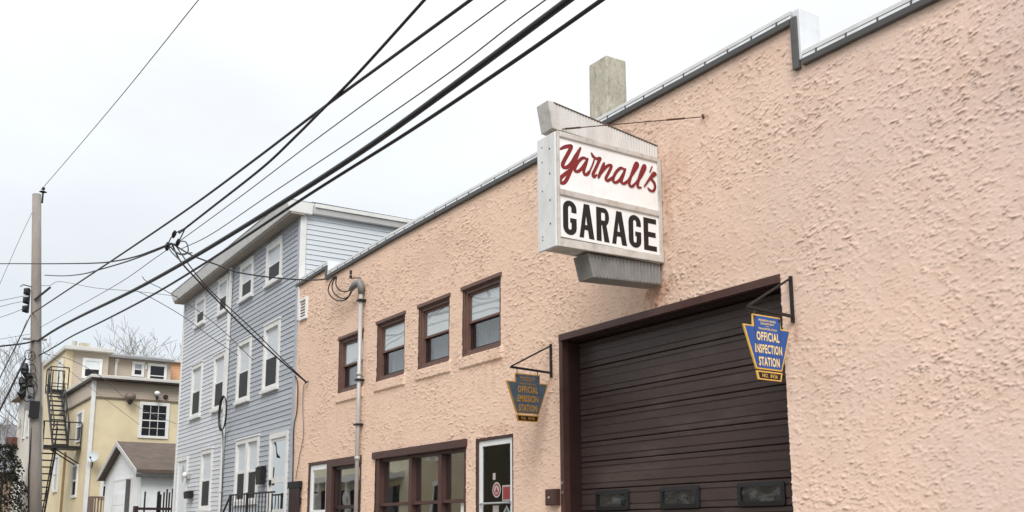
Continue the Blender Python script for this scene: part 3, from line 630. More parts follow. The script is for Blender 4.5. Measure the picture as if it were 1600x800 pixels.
# louvre vent
v = MB().ring(-20.42, -20.0, 6.15, 6.63, 0.045, -0.05, 0.02)
vent = v.build('louvre_vent', m_white, garage, bevel=0.004)
for i in range(6): MB().hexa([(-20.375,-.035,6.2+i*.064),(-20.045,-.035,6.2+i*.064),(-20.045,-.03,6.19+i*.064),(-20.375,-.03,6.19+i*.064),(-20.375,.005,6.245+i*.064),(-20.045,.005,6.245+i*.064),(-20.045,.01,6.235+i*.064),(-20.375,.01,6.235+i*.064)]).build('slat', m_white, vent)
MB().box(-20.375, -20.045, 0.012, 0.018, 6.19, 6.59).build('backing', m_rubber, vent)

# ------------------------------------------------------------------ projecting sign
m_cab = M('aged_aluminium', (200, 196, 190), 0.5, 0.08, 6, grime_or_glint=(132, 112, 90), gscale=5, gamt=0.7, metal=0.1)
m_cap = M('pale_metal', (222, 222, 221), 0.5, 0.06, 5, grime_or_glint=(176, 172, 166), gscale=3, stretch=(1, 1, .4), gamt=0.5)
m_corr = M('corrugated_metal', (208, 205, 202), 0.5, 0.07, 5, grime_or_glint=(186, 174, 164), gscale=3, stretch=(1, 1, .35), gamt=0.6)
m_corrd = M('corrugated_metal_grey', (138, 135, 132), 0.5, 0.08, 5, grime_or_glint=(92, 88, 84), gscale=3, gamt=0.6)
m_facew = M('sign_face_white', (240, 241, 242), 0.3, 0.025, 3, grime_or_glint=(216, 212, 204), gscale=2.8, gamt=0.5)
m_redl = M('red_lettering', (128, 30, 32), 0.4, 0.10, 20, grime_or_glint=(112, 26, 28), gscale=9, gamt=0.6)
m_blackl = M('black_lettering', (18, 19, 22), 0.4, 0.1, 15)
m_rust = M('rusty_steel', (88, 58, 44), 0.8, 0.25, 14, bump=0.3)

XF, XB = -8.66, -9.0                 # front and back faces of the cabinet
sign = thing('garage_sign', 'projecting illuminated box sign reading Yarnall\'s GARAGE with corrugated fins', 'sign', (-8.83, 0.0, 4.5))
MB().box(XB+.012, XF-.02, -1.60, -0.03, 4.765, 6.10).build('cabinet', m_cab, sign, bevel=0.01)
c = MB(); c.box(XB, XF+.008, -1.632, -1.602, 4.735, 6.10).build('end_cap', m_cap, sign, bevel=0.008)
h = MB()
for z in (5.92, 5.62, 5.30, 5.02): h.tube([(-8.75, -1.636, z), (-8.75, -1.628, z)], 0.011, 8)
for z in (5.98, 5.80, 5.45, 4.90, 4.86): h.tube([(-8.90, -1.636, z), (-8.90, -1.628, z)], 0.009, 8)
h.build('rivet', M('dark_rivet', (70, 66, 62), 0.6), sign)
MB().box(XF-.02, XF+.018, -1.60, -1.565, 4.74, 6.115).build('face_frame', m_cab, sign, bevel=0.008); MB().box(XF-.02, XF+.018, -0.07, -0.012, 4.77, 6.10).build('face_frame', m_cab, sign, bevel=0.008)
for z0, z1 in ((6.045, 6.115), (5.345, 5.425)): MB().box(XF-.02, XF+.022, -1.565, -0.07, z0, z1).build('retainer_bar', m_cab, sign, bevel=0.012)
MB().hexa([(XF-.02,-1.60,4.735),(XF+.022,-1.60,4.735),(XF+.022,-0.02,4.775),(XF-.02,-0.02,4.775),(XF-.02,-1.565,4.835),(XF+.012,-1.565,4.835),(XF+.012,-0.07,4.868),(XF-.02,-0.07,4.868)]).build('retainer_bar', m_cab, sign, bevel=0.008)
f1 = MB().box(XF-.018, XF+.001, -1.565, -0.07, 5.425, 6.045).build('face_panel', m_facew, sign, label='white sign face with red script')
f2 = MB().box(XF-.018, XF+.0005, -1.565, -0.07, 4.86, 5.345).build('face_panel', m_facew, sign, label='white sign face with black capitals')

def ribbon(b, pts, widths, x):
    """flat painted stroke in the plane of the sign"""
    P = [Vector((0, p[0], p[1])) for p in pts]; L, R = [], []
    for i, p in enumerate(P):
        d = P[min(i+1, len(P)-1)]-P[max(i-1, 0)]; d = d.normalized() if d.length > 1e-9 else Vector((0, 1, 0))
        nrm = Vector((0, -d.z, d.y)); w = widths[i]/2; L.append(p+nrm*w); R.append(p-nrm*w)
    for i in range(len(P)-1):
        b.quad((x, R[i].y, R[i].z), (x, R[i+1].y, R[i+1].z), (x, L[i+1].y, L[i+1].z), (x, L[i].y, L[i].z))
        x += 0.0000035
    for p, w in ((P[0], widths[0]), (P[-1], widths[-1])):
        x += 0.00006
        b.poly(*[(x, p.y+w/2*math.cos(2*math.pi*k/10), p.z+w/2*math.sin(2*math.pi*k/10)) for k in range(10)])
letters = [[0, 1], [2, 3], [4, 13], [5, 6], [7, 8], [9], [10], [11], [12]]
for L in letters:
    b = MB(); xx = XF+0.0035+0.0006*L[0]
    for si in L:
        pts, w = SCRIPT[si]
        sp = [(p.y, p.z) for p in smooth_path([(0, y, z) for y, z in pts], 7)]
        wd = []
        for i in range(len(sp)):
            a = sp[min(i+1, len(sp)-1)]; c_ = sp[max(i-1, 0)]; dy, dz = a[0]-c_[0], a[1]-c_[1]; l = math.hypot(dy, dz) or 1
            t = i/(len(sp)-1); wd.append(w*0.98*(0.80+0.30*abs(dz)/l)*min(1, 0.6+4*t, 0.6+4*(1-t)))
        ribbon(b, sp, wd, xx); xx += 0.0005
    b.build('letter', m_redl, f1)

def caps(b, y0, y1, z0, z1, ch, w, x):
    W, Hh = y1-y0, z1-z0; y = lambda t: y0+t; z = lambda t: z0+t
    def Q(*p):
        nonlocal x
        b.poly(*[(x, y(u), z(v)) for u, v in p]); x += 0.0003
    def arc(cx, cz, ro_y, ro_z, a0, a1, n=8):
        return [(cx+ro_y*math.cos(rad(a0+(a1-a0)*i/n)), cz+ro_z*math.sin(rad(a0+(a1-a0)*i/n))) for i in range(n+1)]
    def band(outer, inner):
        nonlocal x
        for i in range(len(outer)-1): b.poly(*[(x, y(u), z(v)) for u, v in (outer[i], inner[i], inner[i+1], outer[i+1])])
        x += 0.0003
    if ch == 'E':
        Q((0,0),(w,0),(w,Hh),(0,Hh)); Q((w*.5,0),(W,0),(W,w*.86),(w*.5,w*.86)); Q((w*.5,Hh-w*.86),(W,Hh-w*.86),(W,Hh),(w*.5,Hh)); Q((w*.5,Hh*.5-w*.43),(W*.93,Hh*.5-w*.43),(W*.93,Hh*.5+w*.43),(w*.5,Hh*.5+w*.43))
    if ch == 'A':
        Q((0,0),(w*.85,0),(W*.5+w*.12,Hh),(W*.5-w*.55,Hh)); Q((W-w*1.05,0),(W,0),(W*.5+w*.55,Hh),(W*.5-w*.45,Hh)); Q((W*.24,Hh*.24),(W*.78,Hh*.24),(W*.74,Hh*.24+w*.8),(W*.27,Hh*.24+w*.8))
    if ch == 'R':
        r = Hh*.26; ky = W-w*.6
        Q((0,0),(w,0),(w,Hh),(0,Hh))
        oo = [(w*.6,Hh)]+arc(W-r*.62, Hh-r, r*.62, r, 90, -90)+[(w*.6,Hh-2*r)]
        ii = [(w*.6,Hh-w*.8)]+arc(W-r*.62, Hh-r, max(.004, r*.62-w), r-w*.8, 90, -90)+[(w*.6,Hh-2*r+w*.8)]
        band(oo, ii); Q((W-w*1.05,0),(W,0),(W*.62+w*.3,Hh-2*r+w*.6),(W*.5-w*.25,Hh-2*r+w*.6))
    if ch == 'G':
        ry = W/2; rz = W*.48
        oo = [(W,Hh*.66)]+arc(W/2,Hh-rz,ry,rz,0,180)+arc(W/2,rz,ry,rz,180,360)+[(W,Hh*.5)]
        ii = [(W-w,Hh*.66)]+arc(W/2,Hh-rz,ry-w,rz-w*.85,0,180)+arc(W/2,rz,ry-w,rz-w*.85,180,360)+[(W-w,Hh*.5)]
        band(oo, ii); Q((W*.52,Hh*.5-w*.75),(W-w*.3,Hh*.5-w*.75),(W-w*.3,Hh*.5),(W*.52,Hh*.5))
for ch, y0, y1 in (('G',-1.522,-1.328),('A',-1.290,-1.072),('R',-1.040,-.848),('A',-.810,-.582),('G',-.552,-.357),('E',-.316,-.112)):
    b = MB(); caps(b, y0, y1, 4.895+(y0+1.5)*.003, 5.305, ch, 0.074, XF+.003); b.build('letter', m_blackl, f2)

# upper fin, standing on the cabinet: ribbed sheet with plain end
def fin(name, P, xf, xb, mat, pitch, side, rib=.007):
    """P: outline (y, z) of the face, ribbed on both faces"""
    (ya, za0, za1), (yb, zb0, zb1) = P     # street end: bottom, top; wall end: bottom, top
    fo = MB().hexa([(xb,ya[0],za0),(xf,ya[0],za0),(xf,yb,zb0),(xb,yb,zb0),(xb,ya[1],za1),(xf,ya[1],za1),(xf,yb,zb1),(xb,yb,zb1)]).build(name, mat, sign)
    r = MB(); n = int(abs(yb-ya[0])/pitch)
    for xs, sg in ((xf, 1), (xb, -1)):
        for i in range(n):
            t0, t1 = (i+.18)/n, (i+.82)/n
            f = lambda t, k: ((ya[k]+(yb-ya[k])*t), ((za0, za1)[k]+((zb0, zb1)[k]-(za0, za1)[k])*t))
            (y0, z0), (y1, z1), (y2, z2), (y3, z3) = f(t0, 0), f(t1, 0), f(t1, 1), f(t0, 1)
            e = sg*rib; ym, zm = (y0+y1)/2, (z0+z1)/2; yt, zt = (y2+y3)/2, (z2+z3)/2
            if sg > 0:
                r.quad((xs, y0, z0), (xs+e, ym, zm), (xs+e, yt, zt), (xs, y3, z3)); r.quad((xs+e, ym, zm), (xs, y1, z1), (xs, y2, z2), (xs+e, yt, zt))
            else:
                r.quad((xs, y3, z3), (xs+e, yt, zt), (xs+e, ym, zm), (xs, y0, z0)); r.quad((xs+e, yt, zt), (xs, y2, z2), (xs, y1, z1), (xs+e, ym, zm))
    r.build('rib_panel', mat, fo, kind='stuff')
    return fo
uf = fin('upper_fin', (((-1.53, -1.615), 6.15, 6.46), (-0.02, 6.115, 6.275)), -8.69, -8.90, m_corr, 0.04, 1, .009)
MB().hexa([(-8.91,-1.635,6.15),(-8.68,-1.635,6.15),(-8.68,-1.53,6.14),(-8.91,-1.53,6.14),(-8.91,-1.70,6.475),(-8.68,-1.70,6.475),(-8.68,-1.61,6.475),(-8.91,-1.61,6.475)]).build('end_cap', m_cab, uf, bevel=0.004)
MB().hexa([(-8.91,-1.62,6.462),(-8.678,-1.62,6.462),(-8.678,-.02,6.277),(-8.91,-.02,6.277),(-8.91,-1.62,6.474),(-8.678,-1.62,6.474),(-8.678,-.02,6.289),(-8.91,-.02,6.289)]).build('edge_strip', M('dull_brown_metal', (92, 80, 72), .7, .2, 12), uf)
lf_ = fin('lower_fin', (((-1.045, -1.11), 4.475, 4.73), (-0.03, 4.525, 4.76)), -8.70, -8.96, m_corrd, 0.05, 1, .022)
MB().hexa([(-8.965,-1.075,4.468),(-8.695,-1.075,4.468),(-8.695,-1.045,4.475),(-8.965,-1.045,4.475),(-8.965,-1.15,4.735),(-8.695,-1.15,4.735),(-8.695,-1.11,4.735),(-8.965,-1.11,4.735)]).build('end_cap', m_corrd, lf_)
MB().hexa([(-8.966,-1.075,4.462),(-8.694,-1.075,4.462),(-8.694,-.03,4.512),(-8.966,-.03,4.512),(-8.966,-1.075,4.473),(-8.694,-1.075,4.473),(-8.694,-.03,4.523),(-8.966,-.03,4.523)]).build('edge_strip', m_corrd, lf_)
# stay rods and their turnbuckles
for sx, wx in ((-8.68, -7.89), (-8.95, -9.74)):
    s = MB().tube([(sx, -1.50, 6.165), (wx, -0.02, 6.38)], 0.006, 6)
    a = Vector((sx, -1.50, 6.165)); e = Vector((wx, -0.02, 6.38))
    s.tube([a.lerp(e, .74), a.lerp(e, .87)], 0.012, 8).tube([a.lerp(e, .02), a.lerp(e, .13)], 0.012, 8).tube([e+Vector((0, 0, .03)), e, e+Vector((0, .03, -.01))], 0.014, 8)
    s.build('stay_rod', m_rust, sign)

# ------------------------------------------------------------------ hanging keystone signs on iron brackets
m_blue = M('blue_enamel', (34, 84, 158), 0.35, 0.08, 10, grime_or_glint=(24, 50, 100), gscale=5, gamt=0.5)
m_blue2 = M('faded_blue_enamel', (78, 92, 106), 0.45, 0.12, 8, grime_or_glint=(92, 100, 104), gscale=4, gamt=0.6)
m_gold = M('gold_paint', (226, 182, 92), 0.45, 0.1, 14, grime_or_glint=(190, 128, 60), gscale=10, gamt=0.6)
m_gold2 = M('worn_gold_paint', (196, 142, 48), 0.5, 0.2, 18, grime_or_glint=(150, 92, 50), gscale=12, gamt=0.7)
m_cream = M('cream_lettering', (244, 216, 146), 0.45, 0.05, 10)
def bracket(x, ztop, zbar, tip, label):
    t = thing('sign_bracket', label, 'bracket', (x, 0, zbar), group='iron sign brackets')
    MB().box(x-.015, x+.015, -0.03, 0.0, zbar-.06, ztop).build('wall_bar', m_black, t)
    MB().bar((x, -0.03, zbar+.005), (x, tip, zbar+.03), 0.028).build('arm', m_black, t)
    MB().bar((x, -0.03, ztop-.03), (x, tip+.02, zbar+.045), 0.02).build('brace', m_black, t)
    return t
KEY = [(-.20, 1.0), (.20, 1.0), (.205, .79), (.345, .79), (.185, 0.0), (-.185, 0.0), (-.345, .79), (-.205, .79)]
def keystone(x, yc, z0, hh, words, label, mb, mg, ml, worn):
    t = thing('keystone_sign', label, 'sign', (x, yc, z0))
    def out(k, dz=0.0, s=1.0):
        return [(yc+u*k, z0+hh*0.5+(v-0.5)*hh*s+dz) for u, v in KEY]
    MB().prism(out(1.0), 'x', x-.012, x+.006).build('border', mg, t)
    o2 = []
    for u, v in KEY:
        uu = u-math.copysign(.017, u); vv = v*hh
        o2.append((uu, vv))
    o2 = [(-.186, hh-.014), (.186, hh-.014), (.19, .79*hh-.014), (.322, .79*hh-.014), (.174, .014), (-.174, .014), (-.322, .79*hh-.014), (-.19, .79*hh-.014)]
    MB().prism([(yc+u, z0+v) for u, v in o2], 'x', x+.006, x+.0085).build('enamel_face', mb, t)
    # raised middle panel edges
    for s in (-1, 1): MB().bar((x+.009, yc+s*.196, z0+hh-.01), (x+.009, yc+s*.150, z0+.02), 0.004, .006).build('panel_edge', mb if worn else m_rust, t)
    rows = [(0.90, .024, .25), (0.84, .020, .20), (.745, .022, .27)]
    for (k, s, w_), tx in zip(rows, ('PENNSYLVANIA', 'DEPARTMENT', 'TRANSPORTATION')):
        v, f = TEXTS[tx]; b = MB(); b.v = [(x+.0105, yc+a, z0+hh*k+c_) for a, c_ in v]; b.f = f; b.build('lettering', ml if not worn else mg, t)
    v, f = TEXTS['- OF -']; b = MB(); b.v = [(x+.0105, yc+a, z0+hh*.795+c_) for a, c_ in v]; b.f = f; b.build('lettering', ml if not worn else mg, t)
    for (k, w_), tx in zip(((.605, .34), (.375, .395 if len(words[1]) > 8 else .36), (.145, .31)), words):
        v, f = TEXTS[tx]; b = MB(); b.v = [(x+.0105, yc+a, z0+hh*k+c_) for a, c_ in v]; b.f = f; b.build('lettering', ml if not worn else mg, t)
    # number plate below
    zp = z0-.105
    MB().prism([(yc-.19, zp+.088), (yc+.19, zp+.088), (yc+.165, zp), (yc-.165, zp)], 'x', x-.008, x+.006).build('number_plate', mg, t)
    MB().prism([(yc-.165, zp+.074), (yc+.165, zp+.074), (yc+.148, zp+.013), (yc-.148, zp+.013)], 'x', x+.006, x+.008).build('plate_face', m_rubber, t)
    v, f = TEXTS['NO.  8V56']; b = MB(); b.v = [(x+.0095, yc+a, zp+.044+c_) for a, c_ in v]; b.f = f; b.build('lettering', mg, t)
    h = MB()
    for s in (-1, 1): h.tube([(x, yc+s*.155, z0-.02), (x, yc+s*.155, z0+.01)], .006, 6); h.tube([(x, yc+s*.17, z0+hh-.02), (x, yc+s*.17, z0+hh+.06)], .007, 6).ball((x+.008, yc+s*.175, z0+hh-.03), .014)
    h.build('hook', m_rust, t)
    return t
bracket(-11.0, 4.145, 3.735, -0.69, 'black iron bracket left of the roller door holding the faded sign')
keystone(-11.0, -.415, 3.145, .545, ('OFFICIAL', 'EMISSION', 'STATION'), 'faded grey-blue keystone sign reading OFFICIAL EMISSION STATION', m_blue2, m_gold2, m_cream, True)
bracket(-6.735, 4.19, 3.755, -0.68, 'black iron bracket right of the roller door holding the bright sign')
keystone(-6.735, -.415, 3.165, .555, ('OFFICIAL', 'INSPECTION', 'STATION'), 'bright blue keystone sign reading OFFICIAL INSPECTION STATION', m_blue, m_gold, m_cream, False)

# ------------------------------------------------------------------ fittings on the wall
m_galv = M('galvanised_pipe', (182, 180, 177), 0.45, 0.07, 5, grime_or_glint=(132, 132, 130), gscale=4, stretch=(1, 1, .3), metal=0.15)
t = thing('service_conduit', 'grey electric service pipe with weatherhead running up the stucco', 'pipe', (-17.11, -.08, 2.0))
MB().tube([(-17.10, -.085, 1.35), (-17.115, -.085, 6.12)], 0.039, 14).build('pipe', m_galv, t, smooth=True)
MB().tube([(-17.112, -.085, 4.50), (-17.112, -.085, 4.56)], 0.051, 14).tube([(-17.103, -.085, 2.90), (-17.103, -.085, 2.97)], 0.052, 14).build('coupling', m_galv, t, smooth=True)
for z in (5.95, 4.40, 3.55): MB().box(-17.185, -17.045, -.145, 0.0, z, z+.035).build('strap', m_rubber, t)
MB().tube([(-17.115, -.085, 6.10), (-17.115, -.085, 6.24), (-17.15, -.11, 6.33), (-17.26, -.16, 6.30), (-17.36, -.20, 6.20)], [.056, .075, .085, .07, .045], 12).build('weatherhead', M('grey_cast_metal', (128, 126, 124), .5, .12, 10), t, smooth=True)
MB().tube([(-17.36, -.2, 6.52), (-17.36, -.2, 6.60)], 0.026, 10).tube([(-17.36, -.2, 6.44), (-17.36, -.2, 6.50)], 0.03, 10).tube([(-17.36, -.2, 6.44), (-17.34, -.1, 6.46), (-17.34, .0, 6.47)], .012, 6).build('insulator', M('brown_porcelain', (44, 32, 31), .25, .1), t)
t = thing('meter_box', 'small brown metal box fixed left of the roller door frame', 'box', (-10.95, 0, 1.93))
MB().box(-11.07, -10.835, -.09, 0, 1.925, 2.145).build('box', m_brown, t, bevel=.008)
MB().box(-11.055, -10.85, -.10, -.091, 1.94, 2.13).build('lid', m_brown, t, bevel=.004)
MB().tube([(-10.96, -.115, 2.03), (-10.96, -.099, 2.03)], .015, 8).build('lock', m_galv, t)
# plank gate between the garage and the grey house
t = thing('plank_gate', 'dark brown plank gate in the gap beside the grey house', 'gate', (-20.25, -.03, 1.1))
for i in range(6): MB().box(-20.53+i*.096, -20.53+i*.096+.09, -.075, -.05, 1.12, 2.50).build('plank', m_dbrown, t, bevel=.003)
for z in (1.3, 2.2): MB().box(-20.55, -19.95, -.05, -.02, z, z+.1).build('rail', m_dbrown, t)
MB().box(-20.56, -19.94, -.10, -.015, 2.50, 2.635).build('cap_board', m_rubber, t)

# ------------------------------------------------------------------ grey clapboard row houses (built square, then turned a little with the street)
m_sidR = M('blue_grey_clapboard', (170, 175, 182), 0.55, 0.06, 2.2, grime_or_glint=(155, 160, 167), gscale=1.4, stretch=(.5, 1, 3), gamt=0.6, rand=.09)
m_sidL = M('pale_grey_clapboard', (202, 205, 210), 0.55, 0.05, 2.2, grime_or_glint=(188, 191, 197), gscale=1.4, stretch=(.5, 1, 3), gamt=0.6, rand=.07)
m_sidS = M('lit_tone_clapboard', (202, 208, 213), 0.55, 0.04, 2.2, grime_or_glint=(188, 194, 200), gscale=1.4, stretch=(.5, 1, 3), gamt=0.5)  # paler copy for the end wall, sunlight put into the colour
m_trim = M('white_trim', (220, 220, 218), 0.5, 0.04, 4, grime_or_glint=(186, 182, 176), gscale=3, gamt=0.45)
m_soff = M('soffit_board', (150, 140, 132), 0.7, 0.08, 4)
m_pane_d = M('dark_pane', (26, 28, 32), 0.08, 0.25, 2.0, spec=0.4)
m_pane_l = M('curtained_pane', (150, 156, 162), 0.12, 0.2, 2.6, spec=0.8, stretch=(5, 1, .6))
m_meshs = M('storm_screen', (34, 35, 39), 0.6, 0.12, 3)
RZ = rad(-1.6); HB = (-20.55, 0.0, 1.1)
PITCH = 0.1165
bd = bpy.data.meshes.new('clapboard')      # one metre of clapboard, shared by all
P = [(0.0, 0.0), (-0.021, 0.0), (-0.016, .016), (-0.004, PITCH+.008), (0.0, PITCH+.008)]
bd.from_pydata([(0, y, z) for y, z in P]+[(1, y, z) for y, z in P], [], [(4,3,2,1,0),(5,6,7,8,9)]+[(i, (i+1) % 5, 5+(i+1) % 5, 5+i) for i in range(5)])
def boards(mesh_by_mat, parent, x0, x1, z0, z1, holes, rot=None):
    """courses of clapboard, cut round the openings"""
    k = 0; z = z0; rr = random.Random(len(holes)+int(abs(x0)*10))
    while z < z1-.02:
        cuts = [(x0, x1)]
        for (a, c, d, e) in holes:
            if z+PITCH*.6 > d and z+PITCH*.4 < e:
                nc = []
                for (s, f) in cuts:
                    if c <= s or a >= f: nc.append((s, f)); continue
                    if a > s: nc.append((s, a))
                    if c < f: nc.append((c, f))
                cuts = nc
        jc = []
        for (s, f) in cuts:
            if f-s > 1.6 and rr.random() < .75:
                j = rr.uniform(s+.4, f-.4); jc += [(s, j-.0015), (j+.0015, f)]
            else: jc.append((s, f))
        for (s, f) in jc:
            if f-s < .03: continue
            o = bpy.data.objects.new('clapboard', mesh_by_mat); COL.objects.link(o); o.parent = parent
            o.scale = (f-s, 1, min(1, (z1-z)/PITCH) if z1-z < PITCH else 1)
            yo = rr.uniform(-.002, .002)
            if rot is None: o.location = (s, -.004+yo, z-HB[2])
            else: o.location = (rot[0]+.004, s, z-HB[2]); o.rotation_euler = (0, 0, rad(90))
        z += PITCH
def with_mat(mt):
    m2 = bd.copy(); m2.materials.append(mt); return m2
bdR, bdL, bdS = with_mat(m_sidR), with_mat(m_sidL), with_mat(m_sidS)

def dh_window(par, x0, x1, z0, z1, top='l', deep=0.05, sillw=.05, split=.5):
    w = MB(); tr = .115
    w.ring(x0, x1, z0, z1, tr, -.055, 0.03, wb=.10, wt=.12)
    w.box(x0-.02, x1+.02, -.075, .0, z1-.005, z1+.03)
    win = w.build('window', m_trim, par, bevel=.006)
    MB().box(x0-.03, x1+.03, -.095, .0, z0-.03, z0+.04).build('sill', m_trim, win, bevel=.005)
    xi0, xi1, zi0, zi1 = x0+tr, x1-tr, z0+.10, z1-.12; zm = zi0+(zi1-zi0)*split
    MB().ring(xi0, xi1, zm-.02, zi1, .045, .0, .03).build('upper_sash', m_trim, win)
    MB().ring(xi0, xi1, zi0, zm+.02, .04, -.02, .01).build('lower_sash', m_trim, win)
    MB().box(xi0+.04, xi1-.04, .012, .018, zm+.02, zi1-.04).build('pane', m_pane_l if top == 'l' else m_pane_d, win)
    MB().box(xi0+.035, xi1-.035, -.012, -.006, zi0+.035, zm-.02).build('pane', m_meshs, win)
    return win

def row_house(name, label, xa, xb, mesh, wins, door, sides):
    t = thing(name, label, 'house', HB, RZ, local=True)
    MB().box(xa, xb, .004, 10.0, 1.0, 8.95).build('wall', m_sidS, t)
    holes = [(a+.01, c-.01, d, e) for a, c, d, e in wins+[door]]
    boards(mesh, t, xa, xb, 1.35, 8.64, holes)
    MB().box(xa, xb, -.03, .0, 1.0, 1.35).build('plinth', m_conc, t)
    return t
winR = [(-2.30,-1.17,7.42,8.42), (-4.42,-3.32,7.45,8.44), (-2.22,-1.09,4.82,6.44), (-4.32,-3.22,4.78,6.38), (-4.08,-2.27,2.22,3.83)]
winL = [(-6.46,-5.50,7.47,8.47), (-8.84,-7.76,7.55,8.40), (-6.50,-5.40,4.80,6.36), (-8.85,-7.70,4.82,6.40), (-7.31,-6.20,2.15,3.81)]
doorR, doorL = (-1.47, -.26, 1.62, 3.78), (-9.88, -8.74, 1.55, 3.77)
hR = row_house('row_house', 'blue-grey clapboard three-storey house adjoining the peach garage', -5.17, 0.0, bdR, winR, doorR, 'r')
hL = row_house('row_house', 'paler grey clapboard house beyond the white downpipe', -10.23, -5.17, bdL, winL, doorL, 'l')
for w_ in winR[:4]: dh_window(hR, *w_)
for w_ in winL: dh_window(hL, *w_)
# double window
a, c, d, e = winR[4]; md = (a+c)/2
w = MB().ring(a, c, d, e, .11, -.055, .03).box(md-.09, md+.09, -.055, .03, d+.11, e-.11).box(a-.02, c+.02, -.075, 0, e-.004, e+.03).build('double_window', m_trim, hR, bevel=.006)
for s, f in ((a+.11, md-.09), (md+.09, c-.11)):
    zm = (d+e)/2
    MB().ring(s, f, zm-.02, e-.11, .05, 0, .03).build('upper_sash', m_trim, w); MB().ring(s, f, d+.11, zm+.02, .05, -.02, .01).build('lower_sash', m_trim, w)
    MB().box(s+.045, f-.045, .012, .018, zm+.02, e-.155).build('pane', M('brown_curtained_pane', (112, 100, 92), .12, .3, 2.5, spec=.8, stretch=(6, 1, .5)), w); MB().box(s+.045, f-.045, -.012, -.006, d+.155, zm-.025).build('pane', m_meshs, w)
# right house storm door
a, c, d, e = doorR
dr = MB().ring(a, c, d, e, .10, -.06, .02, wb=.06, wt=.12).build('storm_door', m_trim, hR, bevel=.006, label='white storm door with tall glass')
MB().ring(a+.10, c-.10, d+.06, e-.12, .07, -.03, 0, wb=.4).box(a+.17, c-.17, -.03, 0, 2.66, 2.78).build('door_leaf', m_trim, dr)
MB().box(a+.165, c-.165, -.015, -.008, 2.78, e-.185).build('pane', m_sglass, dr); MB().box(a+.165, c-.165, -.015, -.008, d+.45, 2.66).build('pane', m_sglass, dr)
MB().box(a+.11, c-.11, .0, .003, d+.06, e-.12).build('inner_door', M('tan_door', (150, 128, 84), .5, .2, 1.6), dr)
MB().box(a+.13, a+.18, -.075, -.03, 2.62, 2.74).build('handle', m_rubber, dr)
a, c, d, e = doorL
dl = MB().ring(a, c, d, e, .10, -.06, .02, wb=.05, wt=.12).build('front_door', m_trim, hL, bevel=.006, label='white front door with an oval light')
MB().box(a+.10, c-.10, -.02, .0, d+.05, e-.12).build('door_leaf', M('white_door', (214, 218, 224), .4, .03), dl)
MB().poly(*[(-9.31+.17*math.cos(2*math.pi*i/20), -.023, 3.28+.26*math.sin(2*math.pi*i/20)) for i in range(20)]).build('oval_light', m_pane_l, dl)
# trim, downpipe, corner board
MB().box(-.10, 0.012, -.045, .02, 1.2, 8.62).build('corner_board', m_sidR, hR)
MB().box(-10.27, -10.16, -.045, .02, 1.2, 8.62).build('corner_board', m_trim, hL)
t = thing('downpipe', 'white downpipe between the two grey clapboard houses', 'pipe', HB, RZ, local=True)
MB().box(-5.225, -5.12, -.10, -.03, 1.2, 8.60).build('pipe', m_trim, t, bevel=.012)
for z in (2.6, 4.6, 6.6, 8.2): MB().box(-5.24, -5.105, -.108, -.02, z, z+.03).build('strap', m_trim, t)
# side wall of the right house above the garage roof
sw = MB().box(-.02, .001, .02, 10.0, 6.0, 8.66).build('side_wall', m_sidS, hR, label='clapboard end wall above the garage roof, sunlit tone in its colour')
boards(bdS, sw, .10, 9.8, 6.35, 8.72, [], rot=(.0,))
MB().box(-.004, .045, -.035, .10, 6.2, 8.64).build('corner_board', m_trim, hR)
# cornice across both fronts
def cornice(par, xa, xb, xe0, xe1):
    MB().box(xa-xe0, xb+xe1, -.30, .02, 8.60, 8.64).build('soffit', m_soff, par)
    MB().hexa([(xa-xe0,-.335,8.645),(xb+xe1,-.335,8.645),(xb+xe1,.20,8.645),(xa-xe0,.20,8.645),(xa-xe0,-.42,8.90),(xb+xe1,-.42,8.90),(xb+xe1,.22,8.93),(xa-xe0,.22,8.93)]).build('cornice', m_trim, par, bevel=.01)
    MB().box(xa-xe0, xb+xe1, -.43, .20, 8.905, 8.93).build('roof_edge', M('grey_roof_edge', (170, 168, 164), .6), par)
cornice(hR, -5.168, 0.0, 0, .14); cornice(hL, -10.23, -5.172, .22, 0)
MB().hexa([(.0,.22,8.68),(.13,.22,8.68),(.13,9.9,8.74),(.0,9.9,8.74),(.0,.22,8.80),(.17,.22,8.80),(.17,9.9,8.86),(.0,9.9,8.86)]).build('rake_board', m_trim, hR, bevel=.006)
MB().hexa([(.0,.24,8.81),(.20,.24,8.81),(.20,9.9,8.87),(.0,9.9,8.87),(.0,.24,8.90),(.20,.24,8.90),(.20,9.9,8.96),(.0,9.9,8.96)]).build('rake_board', m_trim, hR, bevel=.006)
MB().box(-10.2, -.01, .23, 10.0, 8.955, 9.0).build('roof', M('flat_roofing', (90, 90, 92), .9), hR)
# fittings
def loc(o): return o
def mailbox(name, x0, x1, z0, z1, label):
    t = thing(name, label, 'mailbox', HB, RZ, local=True)
    MB().prism([(-.06, z0), (-.17, z0), (-.19, z1-.08), (-.15, z1), (-.04, z1)], 'x', x0, x1).build('box', m_black, t, bevel=.008); MB().box(x0-.01, x1+.01, -.20, -.05, z1-.05, z1-.035).build('flap', m_black, t)
mailbox('mailbox', -1.98, -1.66, 2.66, 3.08, 'black mailbox between the double window and storm door')
mailbox('mailbox', -8.45, -7.95, 2.52, 2.74, 'flat black mailbox beside the white front door')
t = thing('porch_lamp', 'small round white lamp beside the white front door', 'lamp', HB, RZ, local=True)
MB().ball((-8.62, -.13, 3.2), .085).build('globe', M('milk_glass', (225, 224, 218), .3), t, smooth=True); MB().box(-8.64, -8.60, -.10, -.04, 3.16, 3.22).box(-8.54, -8.46, -.09, -.03, 3.1, 3.24).build('mount', m_galv, t)
t = thing('cable_coil', 'coil of black cable hanging on the white downpipe', 'cable', HB, RZ, local=True)
